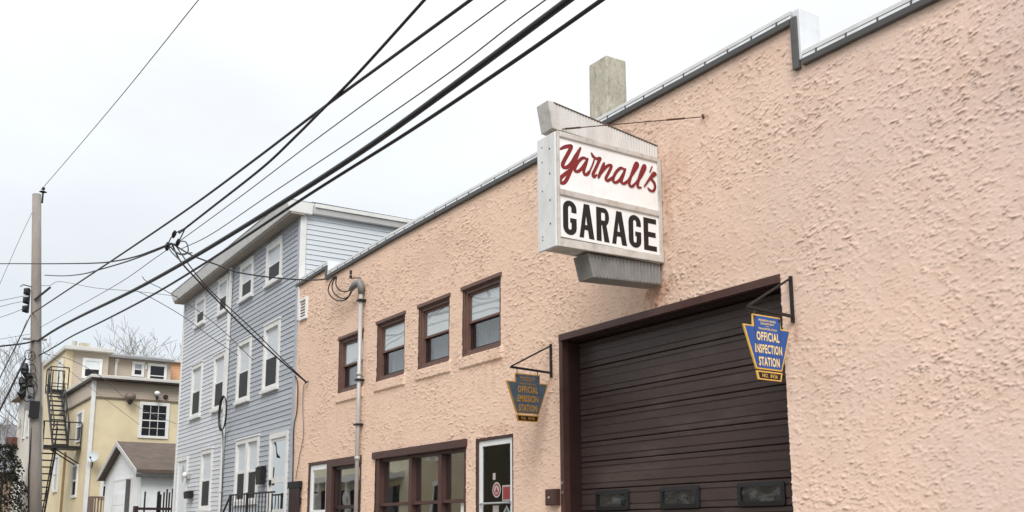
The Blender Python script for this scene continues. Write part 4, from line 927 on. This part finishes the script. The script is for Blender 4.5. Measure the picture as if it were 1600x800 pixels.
for k in range(3): MB().tube([(-5.0+(.30+.02*k)*math.cos(a), -.14-.015*k, 4.62+(.42+.02*k)*math.sin(a)) for a in [2*math.pi*i/28 for i in range(29)]], .014, 5).build('loop', m_rubber, t)
MB().tube([(-5.0, -.14, 4.2), (-5.05, -.08, 3.6), (-5.03, -.07, 2.6), (-5.06, -.07, 1.6)], .01, 5).build('tail', m_rubber, t)
# stoop and railing of the right house
t = thing('stoop', 'concrete stoop in front of the white storm door', 'steps', HB, RZ, local=True)
MB().box(-3.2, -.03, -.55, -.05, 1.0, 1.62).build('landing', m_conc, t, bevel=.01)
for i in range(3): MB().box(-3.52-.3*i, -3.21-.3*i, -.55, -.05, 1.0, 1.44-.17*i).build('step', m_conc, t, bevel=.01)
t = thing('railing', 'black iron stoop railing in front of the double window', 'railing', HB, RZ, local=True)
MB().bar((-3.05, -.42, 2.45), (.12, -.42, 2.42), .035).bar((-3.05, -.42, 2.45), (-4.1, -.42, 1.7), .035).build('top_rail', m_black, t)
MB().bar((-3.05, -.42, 1.72), (.12, -.42, 1.72), .02).build('bottom_rail', m_black, t)
for i in range(15): MB().box(-3.06+i*.215, -3.042+i*.215, -.429, -.411, 1.62, 2.44).build('baluster', m_black, t)
for x in (-1.78, -3.07): MB().box(x, x+.045, -.445, -.395, 1.6, 2.47).build('post', m_black, t)

# ------------------------------------------------------------------ white shed with a brown shingle roof
m_shedw = M('white_shed_wall', (236, 238, 240), .6, .04, 1.5, grime_or_glint=(196, 198, 200), gscale=1.2, gamt=.5)
m_shing = M('brown_shingles', (96, 84, 76), .9, .2, 3, grime_or_glint=(64, 54, 48), gscale=1.5, gamt=.7, bump=.6, bscale=12)
t = thing('white_shed', 'white gabled shed with brown shingle roof beside the grey houses', 'shed', (-37.8, .3, 1.1))
xl, xr, xm, ye = -40.6, -35.0, -37.95, 7.0
MB().prism([(xl, 1.0), (xr, 1.0), (xr, 3.62), (xm, 4.66), (xl, 3.62)], 'y', .3, ye).build('wall', m_shedw, t)
for s, xe in ((-1, xl), (1, xr)):
    xo = xe+s*-.0; zo = 3.62
    k = (4.66-3.62)/abs(xe-xm); xo = xe+s*.28; zo = 3.62-.28*k
    MB().hexa([(xo, .05, zo+.02), (xm, .05, 4.70), (xm, ye, 4.70), (xo, ye, zo+.02), (xo, .05, zo+.14), (xm, .05, 4.84), (xm, ye, 4.84), (xo, ye, zo+.14)]).build('roof_slope', m_shing, t)
    MB().hexa([(xo, .02, zo), (xm, .02, 4.67), (xm, .06, 4.67), (xo, .06, zo), (xo, .02, zo+.13), (xm, .02, 4.825), (xm, .06, 4.825), (xo, .06, zo+.13)]).build('barge_board', M('pale_barge_board', (196, 194, 190), .6, .06), t)
MB().box(xr+.2, xr+.3, .06, ye, 3.40, 3.52).build('gutter', m_fascia, t)
MB().box(-38.98, -36.22, .24, .298, 1.05, 3.46).build('door_surround', M('off_white', (208, 208, 206), .6, .04), t)
MB().box(-38.85, -36.35, .225, .24, 3.0, 3.36).build('transom', m_shedw, t)
dd = MB().box(-38.7, -36.45, .20, .225, 1.1, 3.0).build('shed_door', m_shedw, t)
for i in range(4): MB().box(-38.66, -36.5, .188, .20, 1.16+i*.46, 1.58+i*.46).build('door_panel', m_shedw, dd, bevel=.008)
MB().box(-36.36, -36.28, .10, .23, 1.1, 3.40).build('downpipe', m_fascia, t)
MB().box(xr-.35, xr+.02, .27, .302, 1.0, 3.56).build('corner_board', m_white, t)

# ------------------------------------------------------------------ fence by the shed
t = thing('yard_fence', 'black picket fence with brown rail in front of the white shed', 'fence', (-33., 0, 1.1))
MB().box(-33.05, -32.95, -.30, 1.6, 2.28, 2.36).build('rail', m_dbrown, t)
for y, z in ((-.04, 2.86), (.36, 2.86), (.40, 2.88), (.45, 2.78), (.55, 2.85), (.64, 2.95), (.72, 2.85), (.81, 2.97), (.95, 2.85), (1.1, 2.85)):
    MB().box(-33.03, -32.99, y-.02, y+.025, 1.1, z).build('picket', m_black, t)
MB().box(-33.10, -32.9, -.36, -.24, 1.1, 2.40).build('post', m_dbrown, t)

# ------------------------------------------------------------------ yellow house with beige upper storey
m_yel = M('yellow_render', (213, 198, 165), .85, .09, 1.0, grime_or_glint=(190, 173, 140), gscale=.8, gamt=.5)
m_bei = siding_mat('beige_siding', (178, 164, 148), .12, grime_or_glint=(160, 146, 132))
m_ora = siding_mat('orange_siding', (208, 158, 118), .12)
m_grf = M('grey_roof', (128, 128, 128), .8, .1, 2)
m_eave = M('pale_eave', (196, 194, 188), .6, .06, 3)
yh = thing('yellow_house', 'yellow rendered house with beige upper storeys and fire escape', 'house', (-50, 3, 1.1))
XA, YB = -45.36, .5
MB().box(-53.0, XA, YB, 9.5, 1.0, 7.36).build('wall', m_yel, yh, label='yellow rendered lower walls')
MB().box(-53.0, XA+.03, YB-.03, 9.5, 7.36, 8.12).build('upper_band', m_bei, yh, label='beige siding band under the eave')
MB().box(XA+.03, XA+.06, YB-.05, 9.5, 7.30, 7.37).box(-53.0, XA+.06, YB-.07, YB-.03, 7.30, 7.37).build('string_course', M('band_brown', (120, 104, 88), .7), yh)
MB().box(-53.0, XA+.50, YB-.22, 9.5, 8.12, 8.26).build('flat_roof', m_eave, yh, bevel=.02)
MB().box(-53.0, XA+.45, YB-.17, 9.5, 8.06, 8.118).build('soffit', m_dbrown, yh)
MB().box(XA-.06, XA+.07, YB-.06, YB+.10, 1.1, 8.05).build('corner_board', m_trim, yh)
# taller back block
MB().box(-60.0, -53.02, YB+.02, 2.54, 1.0, 10.55).build('back_block', m_yel, yh)
MB().box(-60.0, -56.12, 2.56, 9.5, 1.0, 10.5).build('rear_block', m_bei, yh)
MB().box(-53.0, -52.97, YB+.4, 2.55, 8.2, 10.6).build('siding', m_bei, yh)
MB().box(-60.0, -52.6, YB-.1, 2.75, 10.56, 10.76).build('flat_roof', m_eave, yh, bevel=.02)
MB().box(-54.6, -54.5, 2.56, 6.08, 8.2, 10.6).build('siding', m_bei, yh)
MB().hexa([(-57.5,2.76,10.60),(-54.1,2.76,10.60),(-54.1,6.15,10.60),(-57.5,6.15,10.60),(-57.5,2.76,11.35),(-54.1,2.76,10.72),(-54.1,6.15,10.72),(-57.5,6.15,11.35)]).build('lean_roof', m_grf, yh)
MB().box(-56.1, -56.0, 6.1, 9.5, 8.2, 10.9).build('siding', m_ora, yh, label='orange siding of the rear wing')
MB().box(-56.3, -55.8, 6.12, 9.5, 10.9, 11.02).build('flat_roof', m_eave, yh)
MB().box(-53.35, -52.95, 1.15, 1.6, 10.76, 11.0).tube([(-53.1, .9, 10.76), (-53.1, .9, 11.05)], .12, 10).build('roof_vent', m_chim, yh)
def xwin(X, y0, y1, z0, z1, grid=False, pane=None, lowd=True):
    """window on a wall that faces +x"""
    w = MB(); tr = .14
    w.box(X-.02, X+.05, y0, y0+tr, z0, z1).box(X-.02, X+.05, y1-tr, y1, z0, z1).box(X-.02, X+.05, y0+tr, y1-tr, z1-tr, z1).box(X-.02, X+.06, y0+tr, y1-tr, z0, z0+.11)
    win = w.build('window', m_trim, yh)
    a, c, d, e = y0+tr, y1-tr, z0+.11, z1-tr; zm = (d+e)/2
    MB().box(X-.01, X+.012, a, c, zm+.02, e).build('pane', pane or m_pane_d, win); MB().box(X-.01, X+.008, a, c, d, zm-.02).build('pane', m_pane_d, win)
    MB().box(X-.01, X+.035, a, c, zm-.025, zm+.025).build('meeting_rail', m_trim, win)
    if grid:
        g = MB()
        for k in (1, 2):
            y = a+(c-a)*k/3; g.box(X, X+.03, y-.013, y+.013, d, zm-.026); g.box(X, X+.03, y-.013, y+.013, zm+.026, e)
        for zz in ((d+zm)/2, (e+zm)/2):
            for k in range(3): g.box(X, X+.028, a+(c-a)*k/3+.014, a+(c-a)*(k+1)/3-.014, zz-.013, zz+.013)
        g.build('glazing_bar', m_eave, win)
    return win
xwin(XA, 2.46, 3.76, 5.66, 7.26, True)
xwin(XA, 1.05, 1.75, 3.0, 4.15, False, m_pane_l)
m_pane_w = M('blind_pane', (214, 220, 222), .2, .05, 2)
xwin(-52.97, 1.32, 2.26, 9.2, 10.24, False, m_pane_w)
xwin(-54.5, 4.05, 4.68, 9.72, 10.52, False, m_pane_l); xwin(-54.5, 4.86, 5.86, 9.2, 10.5)
MB().box(-54.5, -54.44, 3.18, 3.30, 8.3, 10.58).box(-54.5, -54.42, 3.2, 3.36, 10.42, 10.58).build('downpipe', m_trim, yh)
MB().box(-54.5, -54.45, 4.72, 4.82, 10.15, 10.42).build('vent_plate', m_trim, yh)
def bwin(x0, x1, z0, z1, top=None):
    w = MB().ring(x0, x1, z0, z1, .12, YB-.06, YB+.02).build('window', m_trim, yh); zm = (z0+z1)/2
    MB().box(x0+.12, x1-.12, YB-.02, YB-.005, zm+.03, z1-.12).build('pane', top or m_pane_l, w); MB().box(x0+.12, x1-.12, YB-.02, YB-.005, z0+.12, zm-.03).build('pane', m_pane_d if top is None else top, w)
    MB().box(x0+.12, x1-.12, YB-.05, YB-.002, zm-.03, zm+.03).build('meeting_rail', m_trim, w)
bwin(-48.35, -47.05, 5.55, 6.95); bwin(-48.5, -47.3, 3.1, 4.6); bwin(-53.5, -52.2, 3.5, 5.3, m_pane_w)
bwin(-54.6, -53.6, 8.5, 10.2, m_pane_w)
MB().box(-50.6, -50.48, YB-.1, YB, 1.2, 5.3).build('downpipe', M('tan_downpipe', (150, 126, 90), .6), yh)

t = thing('fire_escape', 'black iron fire escape stair on the yellow house', 'stairs', (-48, -.3, 1.1))
MB().box(-48.2, -46.95, -1.10, .46, 5.20, 5.32).build('landing', m_black, t)
MB().box(-52.4, -51.2, -.38, .46, 8.22, 8.32).build('landing', m_black, t)
def rail(pts, n, h=1.05):
    r = MB()
    for a, c in zip(pts[:-1], pts[1:]):
        a, c = Vector(a), Vector(c); r.bar(a+Vector((0,0,h)), c+Vector((0,0,h)), .05); r.bar(a+Vector((0,0,h*.28)), c+Vector((0,0,h*.28)), .04)
        for i in range(n+1): p = a.lerp(c, i/n); r.bar(p, p+Vector((0,0,h)), .045)
    r.build('guard_rail', m_black, t)
rail([(-48.2, -1.08, 5.3), (-46.97, -1.08, 5.3), (-46.97, .44, 5.3)], 3); rail([(-52.4, -.36, 8.3), (-51.2, -.36, 8.3)], 2, 1.1); rail([(-52.38, -.36, 8.3), (-52.38, .44, 8.3)], 3, 1.1); rail([(-51.22, -.36, 8.3), (-51.22, .44, 8.3)], 1, 1.1)
def flight(x0, z0, x1, z1, y0, y1, n):
    for y in (y0, y1):
        MB().bar((x0, y, z0), (x1, y, z1), .05, .2).build('stringer', m_black, t)
        MB().bar((x0, y, z0+.95), (x1, y, z1+.95), .045).build('handrail', m_black, t)
        p = MB()
        for k in range(4): f = (k+.5)/4; xx = x0+(x1-x0)*f; zz = z0+(z1-z0)*f; p.bar((xx, y, zz), (xx, y, zz+.95), .035)
        p.build('baluster', m_black, t)
    for i in range(n):
        f = (i+.7)/n; xx = x0+(x1-x0)*f; zz = z0+(z1-z0)*f; MB().box(xx-.12, xx+.12, y0+.03, y1-.03, zz-.03, zz+.02).build('tread', m_black, t)
flight(-48.25, 5.3, -51.2, 8.25, -.46, .16, 12); flight(-47.5, 5.2, -49.9, 1.2, -1.06, -.46, 14)
for x in (-47.1, -48.0): MB().bar((x, -.6, 5.2), (x, .46, 4.55), .05).build('brace', m_black, t)

t = thing('satellite_dish', 'grey satellite dish on the corner of the yellow house', 'dish', (-45.2, .7, 4.3))
b = MB(); n = 18
rings = [(0.0, 0.0), (.10, .008), (.18, .03), (.235, .052)]; ax = Vector((.80, -.45, .40)).normalized(); ua = ax.cross(Vector((0, 0, 1))).normalized(); va = ua.cross(ax); cc = Vector((-44.98, .62, 4.72))
for r, d in rings: b.v += [tuple(cc+ax*d+ua*r*math.cos(2*math.pi*k/n)+va*r*1.08*math.sin(2*math.pi*k/n)) for k in range(n)]
for i in range(3):
    for k in range(n): b.f.append((i*n+k, i*n+(k+1) % n, (i+1)*n+(k+1) % n, (i+1)*n+k))
b.build('reflector', M('dish_grey', (176, 184, 186), .5, .05), t, smooth=True)
MB().tube([tuple(cc-ax*.02), (-45.2, .66, 4.5), (-45.3, .66, 4.3)], .03, 8).build('mast', m_fascia, t)
MB().tube([tuple(cc-va*.23+ax*.05), tuple(cc+ax*.28-va*.16)], .014, 6).ball(tuple(cc+ax*.29-va*.16), .045).build('feed_arm', m_rubber, t)
def lamp(name, y, z, label, shade, r):
    t = thing(name, label, 'lamp', (XA+.1, y, z)); MB().box(XA+.03, XA+.12, y-.06, y+.06, z, z+.12).build('mount', m_rubber, t)
    MB().tube([(XA+.12, y, z+.05), (XA+.28, y, z+.05)], r*.5, 8).ball((XA+.3, y, z+.04), r, 1, 1, .85).build('housing', shade, t, smooth=True)
    MB().tube([(XA+.3, y, z-.06-r*.4), (XA+.3, y, z-.22-r*.3)], [r*.6, r*.2], 8).build('reflector', m_rubber, t)
lamp('flood_lamp', 1.98, 7.36, 'large brown flood lamp under the eave of the yellow house', M('lamp_brown', (112, 98, 88), .6), .24)
lamp('security_lamp', 3.11, 7.60, 'white-topped security lamp above the many-paned window', m_white, .13)
t = thing('eave_speaker', 'small dark round fitting under the eave near the grey house', 'fitting', (XA, 3.54, 7.5)); MB().tube([(XA+.03, 3.54, 7.53), (XA+.12, 3.54, 7.53)], .10, 10).build('body', m_rubber, t); MB().tube([(XA+.121, 3.54, 7.53), (XA+.14, 3.54, 7.53)], .07, 10).build('grille', m_dbrown, t)
# small brown porch
t = thing('porch_railing', 'small brown picket porch railing below the satellite dish', 'railing', (-44.2, .9, 1.5))
for z in (2.98, 2.2): MB().box(-44.25, -44.17, .62, 1.55, z, z+.075).build('rail', M('porch_brown', (110, 92, 84), .7, .1), t)
for i in range(8): MB().box(-44.23, -44.19, .66+i*.12, .71+i*.12, 2.27, 2.98).build('picket', M('porch_brown', (110, 92, 84)), t)
MB().box(-44.9, -44.15, .52, .62, 1.1, 3.06).build('end_panel', M('porch_brown', (110, 92, 84)), t)

# ------------------------------------------------------------------ houses further left
m_cream2 = siding_mat('cream_siding', (206, 200, 188), .12, grime_or_glint=(188, 180, 166))
t = thing('white_house', 'off-white house with hipped eave behind the utility pole', 'house', (-63, 4, 1.1))
MB().box(-66.5, -60.3, .3, 9, 1.0, 9.4).build('wall', m_cream2, t)
MB().hexa([(-67.0,-.15,9.4),(-60.0,-.15,9.4),(-60.0,9.3,9.4),(-67.0,9.3,9.4),(-64.6,2.2,10.2),(-61.8,2.2,10.2),(-61.8,7.2,10.2),(-64.6,7.2,10.2)]).build('roof', M('brown_eave', (150, 132, 112), .8, .1, 2), t)
for x0, x1, z0, z1 in ((-63.9,-63.1,6.9,8.7), (-62.3,-61.6,6.9,8.3), (-64.3,-63.4,3.4,5.0), (-62.7,-61.8,3.4,5.0)):
    w = MB().ring(x0, x1, z0, z1, .12, .24, .32).build('window', m_trim, t); MB().box(x0+.12, x1-.12, .28, .296, z0+.12, z1-.12).build('pane', m_pane_d, w)
MB().box(-66.6, -65.9, -.25, .29, 6.75, 7.2).build('air_conditioner', M('rusty_casing', (110, 70, 56), .8, .2), t)
MB().box(-66.7, -65.6, -.35, .29, 6.55, 6.72).build('bracket', m_dbrown, t)
t = thing('grey_roofed_house', 'low house with grey shingle roof at the left edge', 'house', (-86, -2, 1.1))
MB().box(-92, -85, -8, 3.0, 1.0, 6.2).build('wall', M('tan_wall', (150, 128, 110), .8), t)
MB().hexa([(-93,-9,6.1),(-84.4,-9,6.1),(-84.4,3.4,6.1),(-93,3.4,6.1),(-89,-9,10.1),(-88.6,-9,10.1),(-88.6,3.4,10.1),(-89,3.4,10.1)]).build('roof', M('grey_shingles', (122, 124, 130), .9, .12, 2.5), t)

# ------------------------------------------------------------------ houses across the street, seen in the shop windows
def opp_house(name, label, x0, x1, h, mat, wins, porch=None):
    t = thing(name, label, 'house', ((x0+x1)/2, -16, 1.1)); Y = -12.6
    MB().box(x0, x1, -21, Y, .9, h).build('wall', mat, t)
    MB().prism([(-21.4, h-.02), (Y+.4, h-.02), (-16.8, h+1.6)], 'x', x0-.2, x1+.2).build('roof', m_grf, t)
    for a, c in wins:
        w = MB().ring(a, a+1.1, c, c+1.75, .14, Y-.02, Y+.07).build('window', m_trim, t)
        MB().box(a+.14, a+.96, Y, Y+.02, c+.14, c+1.61).build('pane', m_pane_d, w); MB().box(a+.14, a+.96, Y+.01, Y+.05, c+.85, c+.90).build('meeting_rail', m_trim, w); MB().box(a-.08, a+1.18, Y, Y+.12, c-.08, c).build('sill', m_trim, w)
    if porch: 
        MB().box(x0+.4, x1-.4, Y+.02, Y+1.4, 3.9, 4.15).build('porch_roof', m_trim, t)
        for k in range(4): xx = x0+.6+(x1-x0-1.2)*k/3; MB().box(xx-.09, xx+.09, Y+1.15, Y+1.33, .9, 3.9).build('porch_post', m_trim, t)
        MB().box(x0+1, x1-1, Y-.01, Y+.03, 1.6, 3.6).build('porch_door', m_pane_d, t)
m_tan = siding_mat('tan_siding', (190, 176, 146), .12)
m_crm = siding_mat('pale_cream_siding', (234, 225, 196), .12)
opp_house('tan_house', 'tan clapboard house across the street, mirrored in the shop window', -38.6, -28.0, 8.2, m_tan, [(-37.4, 4.6), (-34.2, 4.6), (-31.0, 4.6), (-37.4, 1.9), (-31, 1.9)])
opp_house('cream_house', 'cream house with white porch across the street, mirrored in the shop window', -50.5, -39.2, 7.6, m_crm, [(-49, 4.9), (-46.2, 4.9), (-43.4, 4.9), (-41.2, 4.9)], True)
opp_house('brown_house', 'plain tan house across the street nearest the photographer', -27, -16.5, 7.8, m_bei, [(-25.4, 4.6), (-22, 4.6), (-18.6, 4.6), (-25.4, 1.9), (-18.6, 1.9)])

# ------------------------------------------------------------------ utility pole
m_pole = M('weathered_pole', (142, 137, 131), .9, .14, 3, bump=.5, bscale=18, stretch=(6, 6, .5), grime_or_glint=(150, 128, 116), gscale=.35, gamt=.8)
PB, PTp = Vector((-36, -2.665, 1.05)), Vector((-36, -3.545, 13.0))
pl = lambda z: PB.lerp(PTp, (z-PB.z)/(PTp.z-PB.z))
t = thing('utility_pole', 'leaning weathered wooden utility pole at the left', 'utility pole', tuple(PB))
MB().tube([pl(z) for z in (1.0, 4, 7, 10, 12.98)], [.215, .20, .178, .158, .142], 16).build('shaft', m_pole, t, smooth=True)
e = pl(12.7); MB().tube([e+Vector((.0, .17, 0)), e+Vector((0, .17, .42))], .03, 8).tube([e+Vector((0, .17, .36)), e+Vector((0, .17, .40)), e+Vector((0, .17, .44))], [.03, .13, .04], 10).ball(tuple(e+Vector((0, .17, .52))), .06).build('pin_insulator', m_rubber, t)
e = pl(9.25)
MB().box(e.x-.05, e.x+.05, e.y-.24, e.y-.20, e.z-.42, e.z+.36).build('rack_bracket', m_black, t)
for k in (-.3, 0, .3): MB().tube([e+Vector((0, -.22, k-.09)), e+Vector((0, -.34, k-.03)), e+Vector((0, -.34, k+.03)), e+Vector((0, -.22, k+.09))], [.06, .10, .10, .06], 8).build('spool_insulator', m_rubber, t)
e = pl(9.6); MB().bar(e+Vector((.2, -.05, -.35)), e+Vector((.2, .40, .15)), .07).build('arm', m_black, t)
MB().tube([e+Vector((.05, -.15, .12)), e+Vector((.05, -.42, .16)), e+Vector((.05, -.50, .08))], .02, 6).build('hook', m_fascia, t)
e = pl(7.9); MB().bar(e+Vector((.2, -.42, .0)), e+Vector((.2, .30, .04)), .06).build('arm', m_pole, t)
rp = random.Random(11)
b = MB()
for k in range(9):
    z = rp.uniform(5.9, 7.6); e = pl(z); b.tube([e+Vector((.15, -.32+rp.uniform(-.16, .1), -.16)), e+Vector((.15, -.30+rp.uniform(-.2, .1), 0)), e+Vector((.15, -.34+rp.uniform(-.16, .1), .2))], [.04, rp.uniform(.09, .15), .05], 8)
b.build('splice_case', m_rubber, t)
b = MB()
for k in range(6):
    z = rp.uniform(6.0, 7.4); e = pl(z); cy = -.22+rp.uniform(-.14, .1); r = rp.uniform(.10, .2)
    b.tube([e+Vector((.24, cy+r*math.cos(a), r*1.5*math.sin(a))) for a in [2*math.pi*i/14 for i in range(15)]], .014, 5)
b.build('cable_loop', m_rubber, t)
e = pl(5.9); MB().box(e.x+.1, e.x+.24, e.y-.34, e.y-.12, e.z-.35, e.z+.4).build('terminal_box', M('terminal_grey', (128, 128, 130), .5), t)
e = pl(5.4); MB().box(e.x+.16, e.x+.3, e.y-.24, e.y+.06, e.z-.1, e.z+.45).build('terminal_box', m_rubber, t)
MB().tube([pl(z)+Vector((.10, .19, 0)) for z in (4.2, 5.6, 7.2)], .03, 8).build('riser', M('riser_grey', (178, 170, 162), .6), t)
MB().tube([pl(z)+Vector((.12, -.22, 0)) for z in (1.2, 2.6, 3.6)]+[pl(4.4)+Vector((.12, -.16, 0)), pl(5.4)+Vector((.12, -.1, 0))], .022, 6).build('ground_wire', m_rubber, t)

# ------------------------------------------------------------------ overhead wires
m_cable = M('black_cable', (34, 34, 38), .5, .1, 20); m_thin = M('grey_wire', (96, 98, 102), .5, .1, 20)
def wire(key, r, label, thin=False, group=None, sides=6, name='cable'):
    o = MB().tube(smooth_path(WIRES[key], 8), r, sides).build(name, m_thin if thin else m_cable, smooth=True)
    tag(o, label, 'cable', group); return center_origin(o)
wire('W1', .011, 'thin wire rising from the very top of the utility pole', True)
wire('W2', .020, 'steep black cable crossing another and ending at the splice knot')
wire('W3', .020, 'black cable running from mid pole up past the crossing')
wire('W4', .008, 'faint thin wire left of the thick cable', True)
wire('W5', .008, 'faint wavy wire just above the thick cable', True)
wire('W6', .036, 'thickest black cable sweeping from the pole to the top edge')
wire('W7', .021, 'black cable hanging just below the thickest one')
wire('W8', .016, 'long level black wire crossing in front of the pole')
wire('W9', .016, 'drooping wire from the pole arm to the splice knot')
wire('W10', .009, 'thin sagging wire from the pole to the grey cornice', True)
wire('W11', .015, 'black drop wire across the grey house to the weatherhead')
wire('W12', .016, 'lower drop wire slanting down to the hook on the stucco')
wire('W12b', .011, 'upper drop wire slanting down to the hook on the stucco')
wire('W13', .008, 'thin drop wire to the second-floor windows of the grey house', True)
wire('W14', .008, 'lowest thin drop wire on to the pale grey house', True)
for k, lb in (('L1', 'top'), ('L2', 'middle'), ('L3', 'lowest')): wire(k, .010, lb + ' of three wires leaving the insulator rack leftwards', True, group='wires at the insulator rack')
wire('L4', .008, 'thin guy wire slanting from near the pole top to the left edge', True)
wire('L5', .020, 'black cable slanting down left from the middle of the pole')
wire('L6', .035, 'thick black guy cable below the splice cases on the pole')
wire('L8', .008, 'faint wire slanting down left below the insulator rack', True); wire('L9', .008, 'thin level wire left of the splice cases', True)
wire('L7', .03, 'thick cable leaving the pole towards the left edge')
wire('F1', .008, 'thin drop wire sagging to the yellow wall', True); wire('F2', .010, 'drop wire reaching past the many-paned window', True)
t = thing('splice_knot', 'knot of black connectors and loops where the overhead cables meet', 'connector', (-19.2, -3.2, 6.9))
for k in ('K1', 'K2', 'K3', 'K4', 'K5'): MB().tube(smooth_path(WIRES[k], 6), .012, 6).build('loop', m_cable, t)
c = Vector(WIRES['K1'][0]); KN = [WIRES['K1'][1], WIRES['K2'][2], WIRES['K1'][3], WIRES['K5'][0]]
for p in KN: p = Vector(p); MB().tube([p+Vector((-.06, 0, -.05)), p, p+Vector((.06, 0, .05))], [.025, .045, .025], 8).build('connector', m_rubber, t)
t = thing('drip_loops', 'drooping loops of black cable at the weatherhead', 'cable', (-17.8, -.16, 5.9))
for k in ('H1', 'H2', 'H3'): MB().tube(smooth_path(WIRES[k], 6), .014, 6).build('loop', m_cable, t)
wire('G1', .008, 'brown cable running down the left end of the stucco', True); wire('G2', .012, 'dark cable running down the corner of the grey house')
t = thing('wire_hook', 'small hook on the stucco holding the drop wires', 'hook', WIRES['W12'][-1]); e = Vector(WIRES['W12'][-1]); MB().tube([e+Vector((0, .08, .02)), e, e+Vector((.03, -.02, -.03))], .014, 6).build('hook', m_rust, t); MB().ball(tuple(e), .03).build('insulator', m_rubber, t)

# ------------------------------------------------------------------ trees
m_bark = M('bare_bark', (140, 133, 130), .9, .15, 3)
def bare_tree(base, h, seed, label, spread=.55, depth=6):
    r = random.Random(seed); t = thing('bare_tree', label, 'tree', base, group='bare winter trees')
    tr, cr = MB(), MB()
    def grow(p, d, L, rad_, lv):
        n = 3; pts = [p]; rs = [rad_]
        for i in range(n):
            d = (d+Vector((r.uniform(-1, 1), r.uniform(-1, 1), r.uniform(-.5, .9)))*.16).normalized(); p = p+d*L/n; pts.append(p); rs.append(max(.013, rad_*(1-.38*(i+1)/n)))
        (tr if lv == 0 else cr).tube(pts, rs, 7 if lv < 2 else (4 if lv < 4 else 3), cap=False)
        if lv >= depth: return
        for k in range(r.choice((2, 3, 3)) if lv else 4):
            a = Vector((r.uniform(-1, 1), r.uniform(-1, 1), r.uniform(-.15, .7))).normalized()
            nd = (d*(1-spread)+a*spread+Vector((0, 0, .12))).normalized()
            s = pts[-1] if r.random() < .6 else pts[-2]
            grow(s, nd, L*r.uniform(.62, .84), max(.013, rs[-1]*r.uniform(.55, .8)), lv+1)
    grow(Vector(base), Vector((0, 0, 1)), h*.27, h*.016, 0)
    tr.build('trunk', m_bark, t, smooth=True); cr.build('crown', m_bark, t)
bare_tree((-84, 3.4, 1.0), 18.5, 5, 'bare tree rising behind the left end of the yellow house')
bare_tree((-80, 9.2, 1.0), 19.0, 8, 'bare tree rising behind the beige upper storey')
bare_tree((-86, 15.0, 1.0), 20, 21, 'bare tree beside the left edge of the grey house roofline')
bare_tree((-66, -1.4, 1.0), 9.5, 33, 'bare branching tree left of the utility pole')
bare_tree((-78, -2.5, 1.0), 11.0, 44, 'bare tree at the far left edge')
m_ever = M('evergreen_leaf', (30, 36, 28), .7, .35, 6); m_ever2 = M('evergreen_stem', (70, 56, 46), .9)
t = thing('evergreen_shrub', 'dark evergreen shrub at the lower left corner', 'shrub', (-60, -1.0, 1.1))
MB().tube([(-60, -1.0, 1.0), (-60.05, -1.0, 3.6), (-60, -.95, 5.4)], [.12, .08, .03], 8).build('stem', m_ever2, t)
r = random.Random(4); b = MB()
for i in range(4200):
    u = r.random(); z = 1.3+u*5.0; R = 1.35*(1-.62*max(0, u-.35)/.65)*(.55+.45*r.random()**.4)*(1+.25*math.sin(z*5+i % 3)); a = r.uniform(0, 6.283)
    p = Vector((-60+R*math.cos(a), -1.05+R*math.sin(a), z)); n = Vector((r.uniform(-1, 1), r.uniform(-1, 1), r.uniform(-.3, 1))).normalized(); s = n.orthogonal().normalized(); q_ = n.cross(s); L = r.uniform(.06, .13)
    b.quad(p-s*L*.5, p+q_*L, p+s*L*.5, p-q_*L*.6)
b.build('foliage', m_ever, t, kind='stuff')
t = thing('garden_wall', 'low brown wall behind the evergreen shrub', 'wall', (-68, -2, 1.1))
MB().box(-68.2, -68, -6, -.2, 1.0, 5.2).build('panel', M('brown_brick', (108, 74, 62), .9, .15, 2), t); MB().box(-68.25, -67.95, -6, -.2, 5.2, 5.35).build('cap', M('tan_cap', (180, 164, 142), .8), t)
